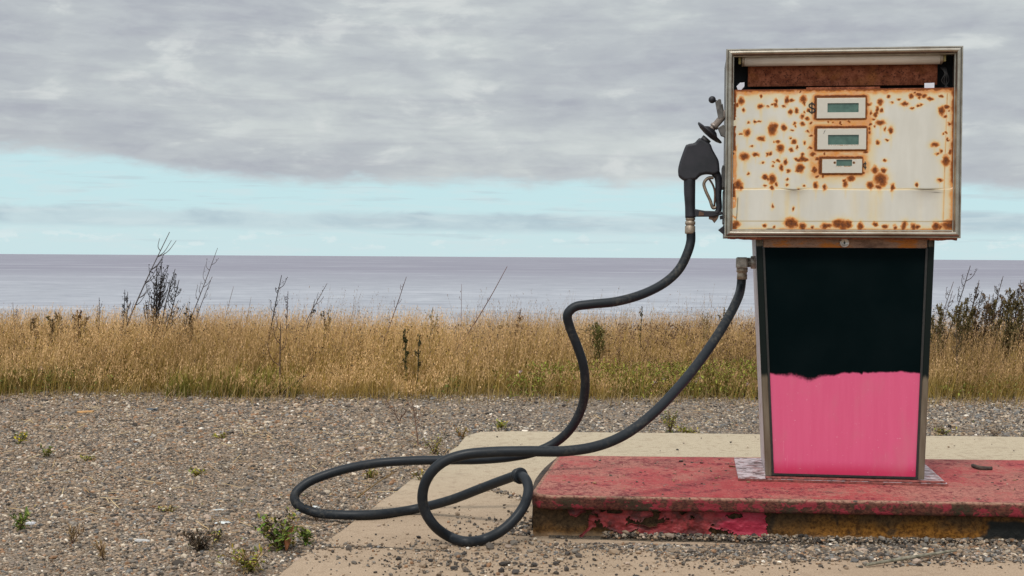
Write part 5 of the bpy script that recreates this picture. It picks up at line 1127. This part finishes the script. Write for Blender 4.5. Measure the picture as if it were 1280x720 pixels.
# pale flat pieces and a few bigger stones, each its own thing
def flat_stone(px, py, lx, ly, lz, colr, label):
    g0 = ground(px, py, -.012); g0.z = float(terrain_z(g0.x, g0.y)); r = np.random.default_rng(int(px + py)); b = bmesh.new(); bmesh.ops.create_icosphere(b, subdivisions=2, radius=1)
    for v in b.verts:
        k = 1 + r.normal(0, .12); v.co = Vector((v.co.x * lx * k, v.co.y * ly * k, max(min(v.co.z, .6), -.6) * lz * k + lz * .4))
    me = bpy.data.meshes.new('stone'); b.to_mesh(me); b.free(); a = me.attributes.new('col', 'FLOAT_COLOR', 'POINT'); n = len(me.vertices); a.data.foreach_set('color', (np.tile(np.array([*colr, 1.], np.float32), (n, 1)) * r.uniform(.85, 1.1, (n, 1)).astype(np.float32)).ravel())
    o = link('stone', me, M['stone']); o.location = g0; o.rotation_euler = (0, 0, r.uniform(-.4, .4)); tag(o, label, 'stone', 'larger stones on the ground')
flat_stone(279, 654, .026, .012, .006, (.66, .67, .64), 'long pale flat stone in the near gravel, nearer of two')
flat_stone(274, 637, .024, .010, .005, (.55, .56, .53), 'long pale flat stone in the near gravel, farther of two')
flat_stone(178, 677, .028, .012, .007, (.46, .44, .42), 'pale grey flat stone left of the dark dead tuft')
flat_stone(265, 494, .035, .02, .02, (.62, .58, .52), 'white stone at the foot of the grass')
flat_stone(107, 516, .05, .02, .012, (.50, .28, .12), 'orange flat stone on the far gravel')
flat_stone(190, 513, .04, .02, .014, (.10, .11, .12), 'dark slate stone on the far gravel')
flat_stone(38, 656, .016, .012, .01, (.55, .54, .55), 'white pebble beside the green tuft at left edge')
flat_stone(247, 663, .014, .010, .008, (.62, .56, .46), 'cream pebble behind the dark dead tuft')
flat_stone(392, 636, .020, .012, .008, (.64, .65, .63), 'pale flat stone under the left hose bend')

# straw litter on the gravel
n = 3500; Yg = 3.4 + 5.1 * RNG.random(n) ** 1.1; Xg = (RNG.random(n) * 2 - 1) * (Yg * .4 + .5); kp = ~in_pad(Xg, Yg) & (fbm(Xg * 1.4, Yg * 1.4, 3, 201) > .45); Xg, Yg = Xg[kp], Yg[kp]; n = len(Xg); a = RNG.uniform(0, 6.283, n); ln = RNG.uniform(.012, .045, n); z0 = terrain_z(Xg, Yg) + .010 + RNG.random(n) * .006; wd = .0014
d = np.stack([np.cos(a), np.sin(a), RNG.normal(0, .22, n)], 1) * ln[:, None]; s = np.stack([-np.sin(a), np.cos(a), np.full(n, .4)], 1) * wd; c = np.stack([Xg, Yg, z0], 1)
V = np.stack([c - d - s, c + d - s, c + d + s, c - d + s], 1).reshape(-1, 3); cs = np.array([(.40, .28, .14), (.30, .19, .09), (.13, .09, .06), (.48, .36, .2)])[RNG.integers(0, 4, n)]
lt = np_mesh('straw_litter', V, np.arange(n * 4).reshape(n, 4), M['blade'], None, False, {'col': np.repeat(cs, 4, 0)}); tag(lt, 'broken straw and dry stems scattered over the gravel', 'straw', kind='stuff')

# moss and creeping green in the gravel
n = 9000; Yg = 3.5 + 5.0 * RNG.random(n); Xg = (RNG.random(n) * 2 - 1) * (Yg * .4 + .5); kp = ~in_pad(Xg, Yg) & (fbm(Xg * 3.2, Yg * 3.2, 4, 401) > .60); Xg, Yg = Xg[kp], Yg[kp]; n = len(Xg)
cen = np.stack([Xg, Yg, terrain_z(Xg, Yg) + .006], 1); v_, f_ = leaves(cen, RNG.uniform(.006, .015, n), RNG.uniform(.003, .007, n), .4, 77, .5)
c = np.array([(.16, .15, .03), (.11, .12, .03), (.25, .19, .06), (.09, .07, .03)])[RNG.integers(0, 4, n)] * RNG.uniform(.7, 1.3, (n, 1))
ms = np_mesh('moss', v_, f_, M['leafy'], None, False, {'col': np.repeat(c, 4, 0)}); tag(ms, 'creeping olive moss in patches among the gravel', 'moss', kind='stuff')
